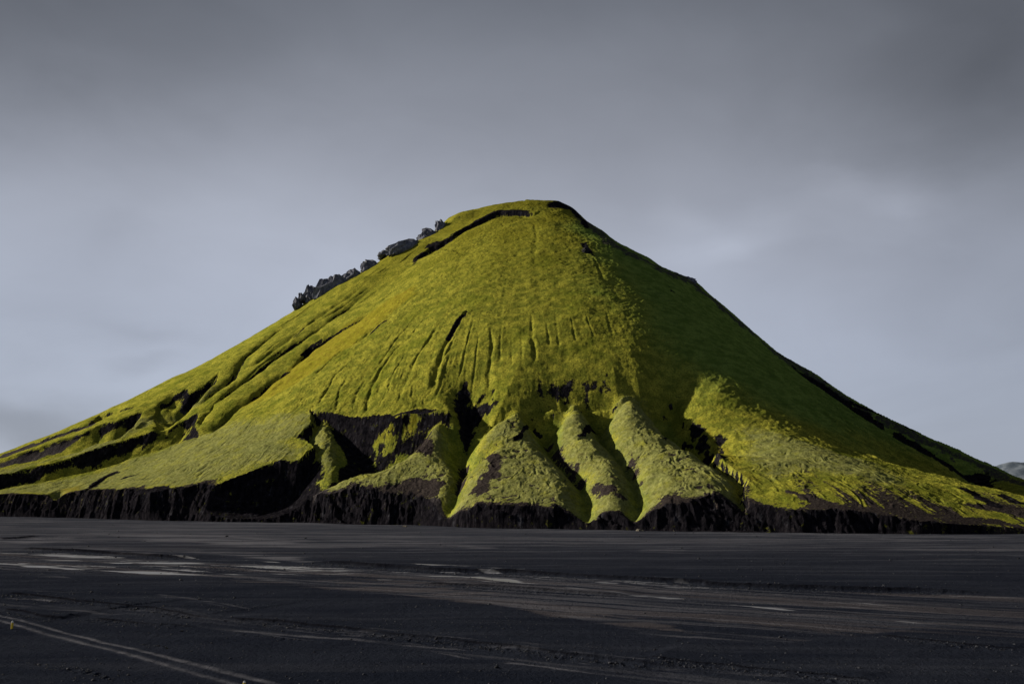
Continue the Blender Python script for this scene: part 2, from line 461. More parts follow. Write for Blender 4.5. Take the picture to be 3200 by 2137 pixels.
# grooves: line, half width (m), depth (m), share of the depth at the start, width towards its lower right side
GROOVES = [
    (M('A', 1450, 390, 1280, 520, 1050, 660, 880, 790, 760, 890, 700, 980, 650, 1070, 420, 1240, 330, 1330), 11, 6.0, .25),
    (M('A', 1980, 130, 1700, 350, 1500, 490, 1330, 615, 1150, 760, 1000, 850, 860, 950, 700, 1040), 6, 3.0, .4),
    (M('A', 2050, 150, 1850, 320, 1500, 590, 1300, 730, 1100, 850, 900, 1000, 700, 1140, 500, 1290, 390, 1410, 340, 1540), 9, 5.0, .3),
    (M('A', 2200, 250, 2000, 420, 1750, 570, 1500, 710, 1350, 800, 1150, 985, 950, 1120, 850, 1210, 700, 1320, 560, 1440, 470, 1570), 16, 10.0, .15),
    (M('A', 2040, 560, 1960, 605, 1850, 700, 1720, 800), 3, 1.8, .8),
    (M('A', 1720, 800, 1600, 900, 1450, 985, 1380, 1040), 3, 1.2, .6),
    (M('A', 1480, 970, 1380, 1040), 3, 1.4, .8),
    (M('A', 2281, 670, 2100, 810, 1980, 960, 1880, 1150, 1850, 1290, 1830, 1390), 2.6, 2.0, .5),
    (M('A', 1760, 890, 1560, 1060, 1470, 1220, 1410, 1330), 2.4, 1.6, .5),
    (M('A', 1700, 1020, 1600, 1180, 1570, 1370), 2.0, 1.2, .6),
    (M('A', 1840, 1060, 1760, 1180, 1720, 1300), 2.2, 1.5, .6),
    (M('A', 1900, 980, 1990, 940), 2.0, 1.0, .6),
    (M('I', 905, 655, 860, 690, 740, 850, 680, 930, 620, 1060, 570, 1170), 2.6, 2.4, .3),
    (M('I', 948, 700, 905, 745, 870, 800, 820, 890, 775, 1000, 740, 1100), 3.4, 3.0, 1.0),
    (M('I', 885, 810, 850, 890, 800, 960, 760, 1090), 2.0, 1.4, .6),
    (M('I', 1060, 770, 1068, 880, 1055, 1010, 1050, 1060), 2.8, 2.2, .4),
    (M('I', 1275, 700, 1282, 850, 1297, 960), 2.6, 1.8, .5),
    (M('I', 1120, 780, 1110, 880, 1115, 960), 1.8, .9, .5),
    (M('I', 1225, 790, 1225, 960), 1.8, .8, .5),
    (M('I', 1175, 820, 1172, 970), 1.8, .8, .5),
    (M('I', 1400, 700, 1420, 900), 1.8, .6, .5),
    (M('I', 1670, 700, 1700, 830), 2.0, .9, .5),
    (M('I', 1600, 415, 1640, 500, 1665, 560), 2.0, 1.2, .8),
    (M('I', 560, 620, 480, 680, 380, 740), 3.0, 1.0, .6),
    (M('I', 1290, 200, 1300, 350, 1290, 480), 4.0, .8, .6),
    (M('I', 330, 870, 230, 960, 140, 1040), 2.5, 1.2, .6),
    (M('A', 1500, 330, 1360, 420, 1200, 540, 1050, 640), 2.4, 1.8, .4), (M('A', 1900, 240, 1740, 370, 1560, 500, 1380, 610), 2.2, 1.8, .4),
    (M('A', 2100, 180, 1950, 300, 1780, 430, 1620, 540), 2.2, 1.6, .4), (M('A', 1350, 560, 1200, 680, 1020, 800, 900, 900), 2.2, 1.6, .4),
    (M('A', 1150, 790, 1000, 900, 860, 1000, 760, 1080), 2.0, 1.6, .4), (M('A', 1600, 640, 1400, 770, 1250, 880), 2.0, 1.3, .4),
    (M('A', 1330, 950, 1180, 1060, 1050, 1150, 900, 1240), 2.0, 1.2, .4), (M('A', 1500, 900, 1300, 1030, 1130, 1130), 1.8, 1.2, .4),
    (M('A', 2281, 160, 2100, 300, 1950, 420), 2.2, 1.5, .4), (M('F', 1150, 900, 1000, 1020, 850, 1130, 700, 1240), 2.0, 1.5, .4),
    (M('F', 1400, 760, 1250, 880, 1100, 990), 2.0, 1.4, .4), (M('F', 1700, 620, 1500, 760, 1350, 880), 2.0, 1.4, .4),
    (M('I', 820, 640, 720, 740, 620, 860), 2.0, 1.3, .3), (M('I', 700, 700, 560, 860, 470, 990), 1.8, 1.2, .3),
    (M('I', 470, 760, 330, 900, 230, 1010), 2.0, 1.2, .4), (M('I', 980, 720, 940, 860, 900, 1010), 1.6, 1.2, .3),
    (M('I', 1000, 800, 985, 930, 960, 1060), 1.6, 1.1, .4), (M('I', 860, 900, 800, 1040, 770, 1120), 1.6, 1.2, .4),
    (M('I', 1350, 740, 1370, 880), 1.5, .9, .4), (M('I', 1480, 730, 1510, 860), 1.5, .8, .4), (M('I', 1560, 720, 1600, 840), 1.5, .8, .4),
    (M('I', 640, 880, 560, 1010, 520, 1110), 1.6, 1.2, .4), (M('I', 430, 560, 300, 650, 180, 740), 2.4, 1.4, .4),
    # big pale slope on the left
    (M('B', 1180, 1000, 1050, 1060, 950, 1120, 870, 1180, 760, 1250), 3.0, 2.4, .8),
    (M('B', 2195, 730, 2000, 860, 1800, 960, 1600, 1060), 7.0, 1.4, .6),
    (M('B', 1340, 1040, 1180, 1080), 3.0, 1.6, .8),
    (M('B', 1200, 1120, 1090, 1140), 3.0, 1.6, .8),
    (M('B', 2100, 1090, 2000, 1150, 1950, 1200), 3.0, 2.0, .5),
    (M('B', 700, 1080, 560, 1220, 540, 1330), 26.0, 5.0, .5),
    # upper left gullies
    (M('B', 1420, 350, 1250, 400, 1000, 450, 930, 520, 800, 580, 600, 640, 300, 750, 0, 860), 9, 4.5, .3),
    (M('B', 2150, 40, 2050, 130, 1850, 260, 1760, 380, 1700, 470, 1500, 590), 26, 9.0, .2),
    (M('B', 1830, 190, 1700, 260, 1560, 350, 1540, 460), 20, 6.0, .4),
    (M('B', 1400, 420, 1250, 520, 1150, 620), 16, 5.0, .5),
    (M('B', 1000, 560, 960, 640, 850, 740), 14, 3.0, .5),
    (M('B', 1150, 660, 800, 790, 400, 880, 0, 960), 14, 3.5, .5),
    # lower right
    (M('E', 1240, 620, 1260, 680, 1230, 710), 3, 1.5, .8),
    (M('H', 0, 560, 60, 640), 3, 1.0, .8),
]

GULLY_BANDS = [  # closed hollow, wall slope, depth
    (M('B', 0, 1062, 250, 1000, 500, 960, 650, 900, 800, 840, 1000, 780, 1150, 730, 1400, 650, 1650, 560, 1800, 470, 1930, 430, 1940, 560, 1960, 655,
       1600, 782, 1300, 872, 1000, 972, 700, 1052, 350, 1132, 0, 1192, 'P', -60, 493, -60, 484), 1.7, 15.0),
    (M('P', -60, 463, 'B', 0, 900, 250, 830, 500, 750, 820, 640, 1000, 560, 1150, 520, 1250, 470, 1400, 420, 1330, 560, 1180, 690, 1000, 740, 750, 800, 500, 870, 250, 930, 0, 990, 'P', -60, 472), 1.2, 9.0),
    (M('B', 300, 735, 600, 635, 850, 555, 980, 460, 1250, 395, 1420, 345, 1300, 400, 1100, 470, 940, 540, 700, 640, 400, 740), 1.0, 5.0),
    (M('B', 1560, 340, 1700, 260, 1830, 185, 1850, 240, 2000, 150, 2150, 40, 2100, 150, 1950, 290, 1800, 420, 1700, 500, 1560, 540, 1480, 450), .9, 9.0),
    (M('B', 1320, 600, 1400, 500, 1480, 455, 1600, 490, 1650, 505, 1500, 560), .6, 6.0),
]

STEPS = [  # scarp line, drop, reach below it, (drawn left to right as seen: lower side is the viewer's side)
    (M('I', 650, 452, 680, 425, 740, 375, 800, 345, 860, 310, 920, 268, 1000, 228, 1100, 187, 1200, 180, 1290, 186, 1330, 175), 4.6, 22),
    (M('D', 690, 770, 850, 722, 960, 680, 1020, 672, 1090, 735, 1170, 800), 1.5, 10),
    (M('E', 236, 772, 300, 728, 390, 706, 440, 740), 2.0, 8),
    (M('E', 330, 880, 420, 860, 480, 840, 560, 870), 1.3, 8),
    (M('E', 840, 785, 930, 778, 1060, 800, 1150, 868), 1.8, 10),
    (M('C', 1440, 720, 1520, 690, 1590, 700), 1.2, 9),
    (M('G', 290, 110, 380, 78, 462, 75, 600, 180, 700, 300), 1.2, 12),
    (M('C', 440, 590, 480, 560, 530, 555), 1.6, 8),
    (M('D', 380, 330, 470, 250, 560, 200, 700, 190), 2.0, 20),
]


def sample_grid(G, ax, ay, x, y):
    fx = np.clip((x - ax[0]) / (ax[1] - ax[0]), 0, len(ax) - 1.001); fy = np.clip((y - ay[0]) / (ay[1] - ay[0]), 0, len(ay) - 1.001)
    ix = fx.astype(int); iy = fy.astype(int); tx = fx - ix; ty = fy - iy
    return (G[iy, ix] * (1 - tx) + G[iy, ix + 1] * tx) * (1 - ty) + (G[iy + 1, ix] * (1 - tx) + G[iy + 1, ix + 1] * tx) * ty


def blur(G, sig):
    n_ = int(sig * 3) + 1
    k_ = np.exp(-(np.arange(-n_, n_ + 1) / sig) ** 2 / 2); k_ /= k_.sum()
    for ax_ in (0, 1):
        G = np.apply_along_axis(lambda v: np.convolve(np.pad(v, n_, mode='edge'), k_, 'valid'), ax_, G)
    return G


LGX = np.arange(scar[:, 0].min() - 30, scar[:, 0].max() + 30, 1.0); LGY = np.arange(scar[:, 1].min() - 30, scar[:, 1].max() + 30, 1.0)
_lx, _ly = np.meshgrid(LGX, LGY)
LOBG = np.full(_lx.shape, -60.0)
for poly, k, rd, hgt in LOBES:
    pe = poly.copy(); pe[:, 1] += 6.0 * sstep(pe[:, 1].max() - 18, pe[:, 1].max(), pe[:, 1])
    d = sdf(_lx, _ly, pe) + (1.3 if k > .8 else .6)
    f = -1.7 * k * np.maximum(d, 0) - .40 * np.clip(8.0 - np.maximum(-d, 0), 0, 8.0)
    LOBG = np.maximum(LOBG, blur(f, 2.5))


def relief(x, y, rockout=None):
    z = macro(x, y)
    z0 = z.copy()
    th, r = angle_radius(x, y)
    rb = np.interp(th, _tg, RBF)
    ds = rb - r                                     # metres in from the foot of the mountain
    arc = th * 400.0
    # broad, soft unevenness
    z = z + 2.2 * fbm(x / 70, y / 70, 3) * sstep(5, 60, ds)
    # straight runnels fanning down the lower slopes
    fan = th * 150.0
    fl = fbm(fan, r / 90 + 3, 4, .6)
    side = sstep(-1.35, -0.9, th) * (1 - sstep(-0.35, -0.1, th))
    z = z + fl * 2.0 * side * sstep(20, 130, ds) * (1 - sstep(150, 260, ds) * .8)
    z = z + fl * .05
    # scar and spurs
    L = Local(x, y, scar, 70)
    if L.m.any():
        sd = sdf(L.x, L.y, scar)
        dpt = -sd                                   # depth of the point inside the scar
        jit = 1.6 * fbm(L.x / 9, L.y / 9, 4) + 3.0 * fbm(L.x / 28, L.y / 28, 3)
        wall = -(2.1 - .45 * sstep(-1.78, -1.62, th[L.m])) * np.maximum(dpt + jit, 0)
        best = np.where(dpt > 0, wall, 0)
        crown = np.zeros_like(best); lob = np.full_like(best, -99.0)
        lob = sample_grid(LOBG, LGX, LGY, L.x, L.y) + .30 * jit
        best = np.maximum(best, lob)
        crown = crown + .6
        zm = z0[L.m]
        cap = np.minimum(27.0, np.maximum(zm - 1.0, 0))
        best = -cap * (1 - np.exp(-np.maximum(-best, 0) / np.maximum(cap, .1) * 1.25))
        best = np.where(dpt > -1, best, 0)
        if rockout is not None:
            wr_ = np.zeros(x.shape)
            wr_[L.m] = sstep(2.0, 4.5, dpt + jit) * sstep(5.0, 9.0, -lob + 1.5 * jit) * (1 - .95 * sstep(-1.76, -1.66, th[L.m] + .04 * jit))
            rockout['wall'] = wr_
        thl = th[L.m]
        rollw = sstep(-1.80, -1.68, thl) * (1 - sstep(-1.24, -1.06, thl)) * sstep(60, 90, ds[L.m])
        roll = 16.0 * rollw * np.where(dpt > 0, 1.0, np.exp(np.minimum(dpt, 0) / 15.0)) * np.where(dpt > 0, np.exp(-np.maximum(dpt, 0) / 12.0), 1)
        hum = ridged(L.x / 4.2 + 1.5 * fbm(L.x / 6, L.y / 6, 2), L.y / 5.5, 4)
        onl = sstep(-3.5, -1.0, lob) * (dpt > 2)
        if rockout is not None:
            ck_ = np.zeros(x.shape); ck_[L.m] = onl * sstep(.12, .45, -hum); rockout['crack'] = ck_; vy_ = np.zeros(x.shape); vy_[L.m] = sstep(2.0, 6.0, dpt) * sstep(2.5, 6.5, -lob); rockout['valley'] = vy_
        roll = roll * np.where(dpt > 0, 1 - .55 * sstep(-12.0, 0.0, lob), 1 - .55 * np.exp(np.minimum(dpt, 0) / 6.0) * sstep(-12.0, 0.0, lob))
        zz = z[L.m] + .50 * hum * onl
        z[L.m] = zz + best + crown * np.where(dpt > 0, 1, 0) - roll
    for poly, k, dep in GULLY_BANDS:
        L = Local(x, y, poly, 2)
        if not L.m.any():
            continue
        d = -sdf(L.x, L.y, poly) + 2.5 * fbm(L.x / 22, L.y / 22, 4)
        d = np.maximum(d, 0)
        zz = z[L.m]
        z[L.m] = zz - dep * (1 - np.exp(-d * k / dep))
    for line, wd, dep, st in GROOVES:
        L = Local(x, y, line, wd * 2 + 4)
        if not L.m.any():
            continue
        xx = L.x + 1.1 * fbm(L.x / 9, L.y / 9, 3) * min(1.5, wd / 4); yy = L.y + 1.1 * fbm(L.x / 9 + 50, L.y / 9, 3)
        d, t, s = seg_dist(xx, yy, line)
        a = (st + (1 - st) * sstep(0, .6, t)) * sstep(0, .22 if st < .75 else .05, t) * (1 - sstep(.88, 1, t)) * np.clip(.85 + .7 * fbm(xx / 12, yy / 12, 2), .2, 1.3)
        if wd > 8:
            prof = .62 * np.exp(-np.abs(d / (wd * .42)) ** 1.5) + .48 * np.exp(-np.abs(d / (wd * .11)) ** 1.3)
        else:
            wv = wd * (.22 + .24 * t) * (1 + .5 * fbm(xx / 5, yy / 5, 2))
            prof = np.exp(-np.abs(d / wv) ** 1.5) - .22 * np.exp(-((d - 2.2 * wv) / (1.3 * wv)) ** 2); dep = dep * .55
        zz = z[L.m]
        z[L.m] = zz - dep * a * prof
    for line, drop, reach in STEPS:
        L = Local(x, y, line, reach * 3)
        if not L.m.any():
            continue
        jx = 1.4 * fbm(L.x / 7, L.y / 7, 4)
        d, t, s = seg_dist(L.x + jx, L.y + jx, line)
        lower = (s < 0) & (t > 0.001) & (t < .999)
        a = sstep(0, .12, t) * (1 - sstep(.88, 1, t))
        f = sstep(0, 2.4, d) * np.exp(-d / reach)
        zz = z[L.m]
        z[L.m] = zz - np.where(lower, drop * a * f, 0)
    # gully behind the right hand crest
    L = Local(x, y, RG_BOX, 0)
    if L.m.any():
        d, t, s = seg_dist(L.x, L.y + 3 * fbm(L.x / 25, L.y / 25, 3), RG)
        zz = z[L.m]
        z[L.m] = zz - 9.0 * sstep(0, .25, t) * np.exp(-(d / 11.0) ** 2)
    # moss hummocks and small terraces along the contour
    up = sstep(8, 30, ds)
    zc = z0 * 1.0
    ter = fbm(arc / 4.2 + 3, zc / 1.0, 3, .55)
    face = sstep(40, 130, ds) * (1 - sstep(-0.6, 0.1, th)) * sstep(-2.6, -1.9, th)
    z = z + .40 * ter * face * up
    run = np.minimum(ridged(th * 92.0 + .5 * fbm(x / 18, y / 18, 2), r / 220.0, 2), .55)
    zone = sstep(-2.35, -2.0, th) * (1 - sstep(-1.35, -1.1, th)) * sstep(75, 110, ds) * (1 - sstep(190, 240, ds))
    z = z + .13 * run * zone
    z = z + (.16 * fbm(x / 1.9, y / 1.9, 3) + .8 * fbm(x / 13, y / 13, 3)) * up
    # knolls of the lower spurs and the apron: creeping moss lobes
    low = sstep(6, 14, ds) * (1 - sstep(90, 150, ds))
    z = z + .42 * ridged(arc / 3.4 + .5 * fbm(x / 9, y / 9, 2) * 4, ds / 11.0, 4) * low
    # cliff at the foot
    awp = arc + 6.0 * fbm(x / 11, y / 11, 3) + ds * np.where(th < -1.7, .55, .15)
    but = 9.0 * fbm(arc / 34, ds * 0 + 4.2, 3) + 2.6 * ridged(awp / 9, ds / 14, 4) + 1.8 * fbm(awp / 3.2, ds / 2.4, 4)
    dc = np.maximum(ds - .8 + .6 * but + .7 * fbm(arc / 1.1, ds / 1.3, 3) * sstep(-3, 4, ds), 0)
    cliff = (2.15 + .7 * np.clip(fbm(arc / 24 + 7, arc * 0 + 1.3, 3), -.8, .8)) * dc ** 0.98 + .9 * np.exp(-((ds - 2) / 4) ** 2) * fbm(arc / 5, ds / 5, 3)
    cliff = np.where(ds > 60, 1e3, cliff)
    zc = -((-cliff - z) + np.abs(cliff - z)) * .5     # smooth-ish minimum
    zc = np.minimum(z, cliff)
    if rockout is not None:
        rockout['cliff'] = sstep(-2.0, .6, z - cliff) * (ds < 45)
        rockout['fringe'] = sstep(-6.5, -1.0, z - cliff + 4.5 * fbm(arc / 5, ds / 9, 4, .6)) * (ds < 60)
        rockout['ds'] = ds; rockout['th'] = th; rockout['r'] = r
    z = np.where(ds < 45, zc, z)
    z = np.where(ds <= 0, np.minimum(z, -0.4 + ds * .3), z)
    return z


RG = to_surface(px('P', 745, 322, 'H', 330, 30, 640, 262, 900, 430, 1130, 590, 1400, 745, 1700, 905, 2000, 1030, 2348, 1190), macro)
RG = RG + np.array([6.0, 22.0])
RG_BOX = np.array([[RG[:, 0].min() - 40, RG[:, 1].min() - 40], [RG[:, 0].max() + 60, RG[:, 1].max() + 60]])

# ------------------------------------------------------------------ mountain mesh
def column_px():
    a = np.linspace(-700, -24, 90, endpoint=False)
    b = np.linspace(-24, 1048, 1500, endpoint=False)
    c = np.linspace(1048, 1700, 90)
    return np.concatenate([a, b, c])


def grid_mesh(name, X, Y, Z, mat, attrs, smooth=True, parent=None):
    nr, nc = X.shape
    me = bpy.data.meshes.new(name)
    co = np.stack([X, Y, Z], -1).reshape(-1, 3).astype(np.float32)
    me.vertices.add(nr * nc); me.vertices.foreach_set('co', co.ravel())
    i = np.arange(nr - 1)[:, None] * nc + np.arange(nc - 1)[None, :]
    q = np.stack([i, i + 1, i + nc + 1, i + nc], -1).reshape(-1, 4).astype(np.int32)
    nq = len(q)
    me.loops.add(nq * 4); me.loops.foreach_set('vertex_index', q.ravel())
    me.polygons.add(nq); me.polygons.foreach_set('loop_start', np.arange(nq, dtype=np.int32) * 4)
    me.update(calc_edges=True)
    if smooth:
        me.polygons.foreach_set('use_smooth', np.ones(nq, bool))
    for k, v in attrs.items():
        at = me.attributes.new(k, 'FLOAT', 'POINT'); at.data.foreach_set('value', v.ravel().astype(np.float32))
    me.materials.append(mat)
    ob = bpy.data.objects.new(name, me)
    S.collection.objects.link(ob)
    if parent:
        ob.parent = parent
    return ob


pc = column_px()
yb = np.interp(pc, base_px[:, 0], bc[:, 1])
U = (pc - CX) / F
front = yb - 6
NA, NB, NC = 200, 500, 60
ra = np.linspace(0, 1, NA, endpoint=False)[:, None]; rbm = np.linspace(0, 1, NB, endpoint=False)[:, None]; rc = np.linspace(0, 1, NC)[:, None]
end1 = front + 70
end2 = np.maximum(850.0, end1 + 50)
Yg = np.vstack([front + (end1 - front) * ra, end1 + (end2 - end1) * rbm, end2 + (1350 - end2) * rc ** 1.3])
# sight lines rise along the slope, so a plan column keeps roughly its picture column
Xg = U[None, :] * (Yg * 1.03)
RO = {}
Zg = relief(Xg, Yg, RO)

# a plain height lookup for placing patches and rocks on the finished surface
gx = np.linspace(-620, 620, 1241); gy = np.linspace(330, 1050, 721)
GX, GY = np.meshgrid(gx, gy)
GZ = relief(GX, GY)


def lookup(x, y):
    fx = np.clip((x - gx[0]) / (gx[1] - gx[0]), 0, len(gx) - 1.001); fy = np.clip((y - gy[0]) / (gy[1] - gy[0]), 0, len(gy) - 1.001)
    ix = fx.astype(int); iy = fy.astype(int); tx = fx - ix; ty = fy - iy
    v = (GZ[iy, ix] * (1 - tx) + GZ[iy, ix + 1] * tx) * (1 - ty) + (GZ[iy + 1, ix] * (1 - tx) + GZ[iy + 1, ix + 1] * tx) * ty
    out = (x < gx[0]) | (x > gx[-1]) | (y < gy[0]) | (y > gy[-1])
    return np.where(out, -5, v)


def W(*items):
    return to_surface(px(*items), lookup)


dZx = np.gradient(GZ, gx, axis=1); dZy = np.gradient(GZ, gy, axis=0)
SLG = np.hypot(dZx, dZy)


def lut(G, x, y):
    ix = np.clip(np.rint((x - gx[0]) / (gx[1] - gx[0])).astype(int), 0, len(gx) - 1)
    iy = np.clip(np.rint((y - gy[0]) / (gy[1] - gy[0])).astype(int), 0, len(gy) - 1)
    return G[iy, ix]


def patch(x, y, poly, soft, rag=1.0, scale=6.0):
    m = np.zeros(x.shape)
    L = Local(x, y, poly, soft * 2 + 6)
    if L.m.any():
        d = sdf(L.x, L.y, poly) + rag * 3.0 * fbm(L.x / scale, L.y / scale, 4, .6)
        m[L.m] = 1 - sstep(-soft, soft, d)
    return m


def stroke(x, y, line, wd, rag=1.0):
    m = np.zeros(x.shape)
    L = Local(x, y, line, wd * 3 + 3)
    if L.m.any():
        d, t, s = seg_dist(L.x, L.y, line)
        d = d + rag * wd * .6 * fbm(L.x / 4, L.y / 4, 4, .6)
        m[L.m] = (1 - sstep(wd * .5, wd, d)) * sstep(0, .05, t) * (1 - sstep(.93, 1, t))
    return m


sl = lut(SLG, Xg, Yg)
ds, th = RO['ds'], RO['th']
rock = np.maximum(np.maximum(RO['cliff'], .9 * RO['wall']), sstep(1.25, 1.75, sl - .42 * sstep(-2.1, -1.95, RO['th']) + .25 * fbm(Xg / 5, Yg / 5, 4)) * sstep(-.2, .2, 240 - Zg))
for pl in (
    W('C', 560, 455, 900, 470, 1200, 450, 1500, 400, 1600, 410, 1500, 480, 1250, 480, 1150, 560, 1020, 740, 1010, 900, 900, 940, 860, 800, 700, 640, 540, 510),
    W('B', 0, 1255, 300, 1225, 470, 1230, 500, 1300, 640, 1300, 900, 1290, 1250, 1230, 1500, 1170, 1900, 1185, 2100, 1230, 2190, 1200, 2190, 1490, 0, 1445),
    W('C', 0, 940, 180, 905, 280, 900, 400, 800, 450, 900, 520, 1080, 300, 1190, 0, 1350),
    W('D', 320, 430, 350, 320, 430, 260, 440, 440, 560, 440, 700, 410, 620, 500, 500, 620, 470, 720, 430, 860, 380, 780, 370, 600),
    W('E', 1120, 640, 1180, 700, 1260, 850, 1370, 980, 1300, 950, 1160, 800, 1100, 700),
    W('E', 1270, 760, 1330, 730, 1370, 760, 1360, 800, 1340, 880, 1300, 830),
    W('C', 240, 680, 300, 620, 330, 620, 370, 720, 320, 700, 260, 710),
    W('F', 1500, 850, 1550, 800, 1640, 730, 1680, 740, 1620, 820, 1540, 880),
    W('F', 1700, 680, 1740, 630, 1860, 580, 1960, 560, 1960, 610, 1840, 690, 1750, 710),
    W('I', 1350, 150, 1400, 125, 1450, 130, 1530, 190, 1580, 240, 1560, 270, 1480, 180, 1380, 170),
    W('I', 1540, 355, 1565, 345, 1590, 385, 1605, 415, 1550, 400),
    W('I', 1980, 565, 2000, 570, 2030, 610, 2005, 600),
    W('B', 0, 1060, 300, 1010, 440, 990, 380, 1080, 250, 1130, 0, 1180),
):
    rock = np.maximum(rock, patch(Xg, Yg, pl, 1.6, 1.3, 5))
for ln, wd in ((W('I', 948, 702, 905, 745, 870, 800, 835, 870), 2.4), (W('A', 2030, 565, 1960, 605, 1860, 700), 1.6),
               (W('B', 1180, 1000, 1050, 1060, 950, 1120, 880, 1180), 4.0), (W('B', 1340, 1042, 1180, 1080), 2.4),
               (W('D', 800, 742, 880, 715, 1000, 680, 1090, 735), 1.2),
               (W('E', 240, 765, 300, 738, 395, 714), 1.8), (W('E', 900, 790, 1060, 806, 1150, 868), 1.3),
               (W('H', 330, 30, 640, 262, 900, 430, 1130, 590, 1400, 745, 1700, 905, 2000, 1030, 2348, 1190), 7.0),
               (W('H', 900, 400, 1130, 490, 1300, 560, 1500, 670), 5.0),
               (W('H', 1250, 650, 1500, 790, 1800, 960, 2000, 1040), 5.0),
               (W('H', 1800, 1095, 1950, 1150, 2080, 1230, 2200, 1270), 3.5), (W('H', 2140, 1150, 2348, 1240), 3.5),
               (W('F', 1960, 560, 'I', 1000, 226, 1100, 184, 1200, 178, 1280, 186), 2.2),
                                             (W('A', 1450, 740, 1350, 800, 1250, 890), 1.6), (W('A', 1290, 630, 1180, 740), 1.3)):
    rock = np.maximum(rock, stroke(Xg, Yg, ln, wd) * .95)
ledge_moss = patch(Xg, Yg, W('C', 1010, 760, 1080, 640, 1200, 510, 1330, 490, 1500, 490, 1400, 600, 1300, 680, 1130, 800, 1060, 890, 1020, 880), 2.0, 2.2, 5)
ledge_moss = ledge_moss * sstep(-.35, .15, ridged(th * 60, Zg / 2.2, 3))
rock = rock * (1 - ledge_moss)
for pl in (W('D', 1010, 350, 1090, 300, 1170, 285, 1300, 300, 1260, 350, 1200, 400, 1120, 420, 1040, 400), W('D', 1380, 290, 1480, 262, 1590, 275, 1640, 320, 1540, 350, 1450, 345)):  # shadowed recesses at the scar edge, their shade painted as black rock
    rock = np.maximum(rock, patch(Xg, Yg, pl, 3.5, 3.2, 3.5) * .85)
drip = sstep(.02, .26, fbm(th * 95, ds / 5.0, 5, .62)) * (1 - sstep(-2.36, -2.18, th)) * RO['cliff'] * sstep(1.5, 4.0, ds)
drip = np.maximum(drip, sstep(.22, .42, fbm(th * 130, ds / 7.0, 5, .62)) * RO['cliff'] * sstep(3.0, 6.0, ds) * .8)
rock = rock * (1 - drip)
scree = np.zeros_like(rock)
for pl in (W('B', 0, 925, 300, 820, 600, 720, 800, 650, 740, 720, 600, 820, 420, 880, 200, 930, 0, 1000),
           W('B', 0, 850, 300, 740, 600, 640, 850, 560, 920, 520, 920, 560, 800, 600, 500, 700, 200, 810, 0, 880),
           W('B', 1780, 360, 1900, 250, 1880, 320, 1800, 460, 1760, 440),
           W('C', 0, 1380, 150, 1275, 600, 1200, 1000, 1220, 1700, 1280, 1700, 1520, 0, 1520)):
    scree = np.maximum(scree, patch(Xg, Yg, pl, 2.0, 1.0, 7))
rim = np.array([[a_ - 1.5, b_ + 3.0] for a_, b_ in silR[2:30]])
scree = np.maximum(scree, stroke(Xg, Yg, to_surface(rim, lookup), 8.0, 1.8) * .62)
brown = np.zeros_like(rock)
for pl in (W('C', 900, 1170, 1050, 1130, 1300, 1080, 1500, 1050, 1680, 1100, 1640, 1230, 1450, 1260, 1150, 1260, 900, 1230),
           W('C', 1350, 800, 1500, 700, 1590, 720, 1560, 850, 1400, 830),
           W('D', 560, 900, 680, 840, 740, 870, 700, 1000, 640, 1100, 640, 1230, 420, 1230, 520, 1100, 600, 1020),
           W('D', 380, 1000, 420, 980, 400, 1130, 350, 1200, 340, 1120),
           W('D', 1130, 800, 1250, 900, 1400, 1070, 1410, 1150, 1350, 1120, 1220, 960),
           W('E', 20, 850, 150, 950, 280, 1080, 300, 1130, 230, 1110, 100, 960),
           W('E', 860, 1200, 1000, 1190, 1080, 1230, 1260, 1220, 1430, 1250, 1500, 1290, 1400, 1330, 1200, 1320, 880, 1300),
           W('E', 380, 1140, 560, 1150, 600, 1230, 400, 1230),
           W('E', 650, 880, 700, 960, 720, 1080, 780, 1180, 700, 1100, 660, 1000),
           W('H', 430, 1130, 560, 1150, 750, 1210, 950, 1260, 1060, 1330, 800, 1310, 620, 1270, 520, 1200),
           W('H', 900, 1230, 1200, 1270, 1600, 1320, 2000, 1350, 2348, 1380, 2348, 1440, 1300, 1340, 1050, 1330),
           W('H', 1750, 1220, 2100, 1230, 2348, 1260, 2348, 1350, 2100, 1300),
           W('H', 60, 1130, 120, 1100, 110, 1230, 140, 1290, 60, 1280),
           W('C', 0, 1370, 150, 1275, 260, 1290, 100, 1400, 0, 1440)):
    brown = np.maximum(brown, patch(Xg, Yg, pl, 1.6, 1.2, 5))
pale = np.zeros_like(rock)
for pl in (W('B', 0, 1205, 350, 1150, 700, 1070, 1000, 985, 1300, 890, 1600, 800, 1970, 665, 2195, 570, 'C', 380, 450, 370, 560, 200, 700, 380, 780, 250, 880, 0, 920, 'B', 1800, 1150, 1300, 1220, 700, 1290, 500, 1220),
           LOBES[0][0], LOBES[1][0], LOBES[2][0], LOBES[3][0], LOBES[4][0],
           W('H', 0, 640, 200, 620, 500, 700, 800, 820, 1100, 900, 1300, 1000, 1200, 1060, 900, 1000, 600, 960, 300, 1000, 150, 880),
           W('B', 2195, 170, 1920, 400, 1700, 510, 1150, 700, 1130, 740, 800, 830, 300, 960, 0, 1060, 0, 1000, 500, 880, 1150, 690, 1700, 500, 2100, 190)):
    pale = np.maximum(pale, patch(Xg, Yg, pl, 13.0, 3.0, 22))
brown = np.maximum(brown, .85 * RO['fringe'])
brown = np.maximum(brown, .8 * RO['crack'])
strk = fbm(th * 110, RO['r'] / 55, 4, .6)
brown = np.maximum(brown, sstep(.0, .28, strk) * (1 - sstep(12, 58, ds)) * sstep(-1.45, -1.34, th) * .9)
brown = np.maximum(brown, sstep(.15, .4, strk) * (1 - sstep(20, 110, ds)) * sstep(-1.45, -1.34, th) * .55)
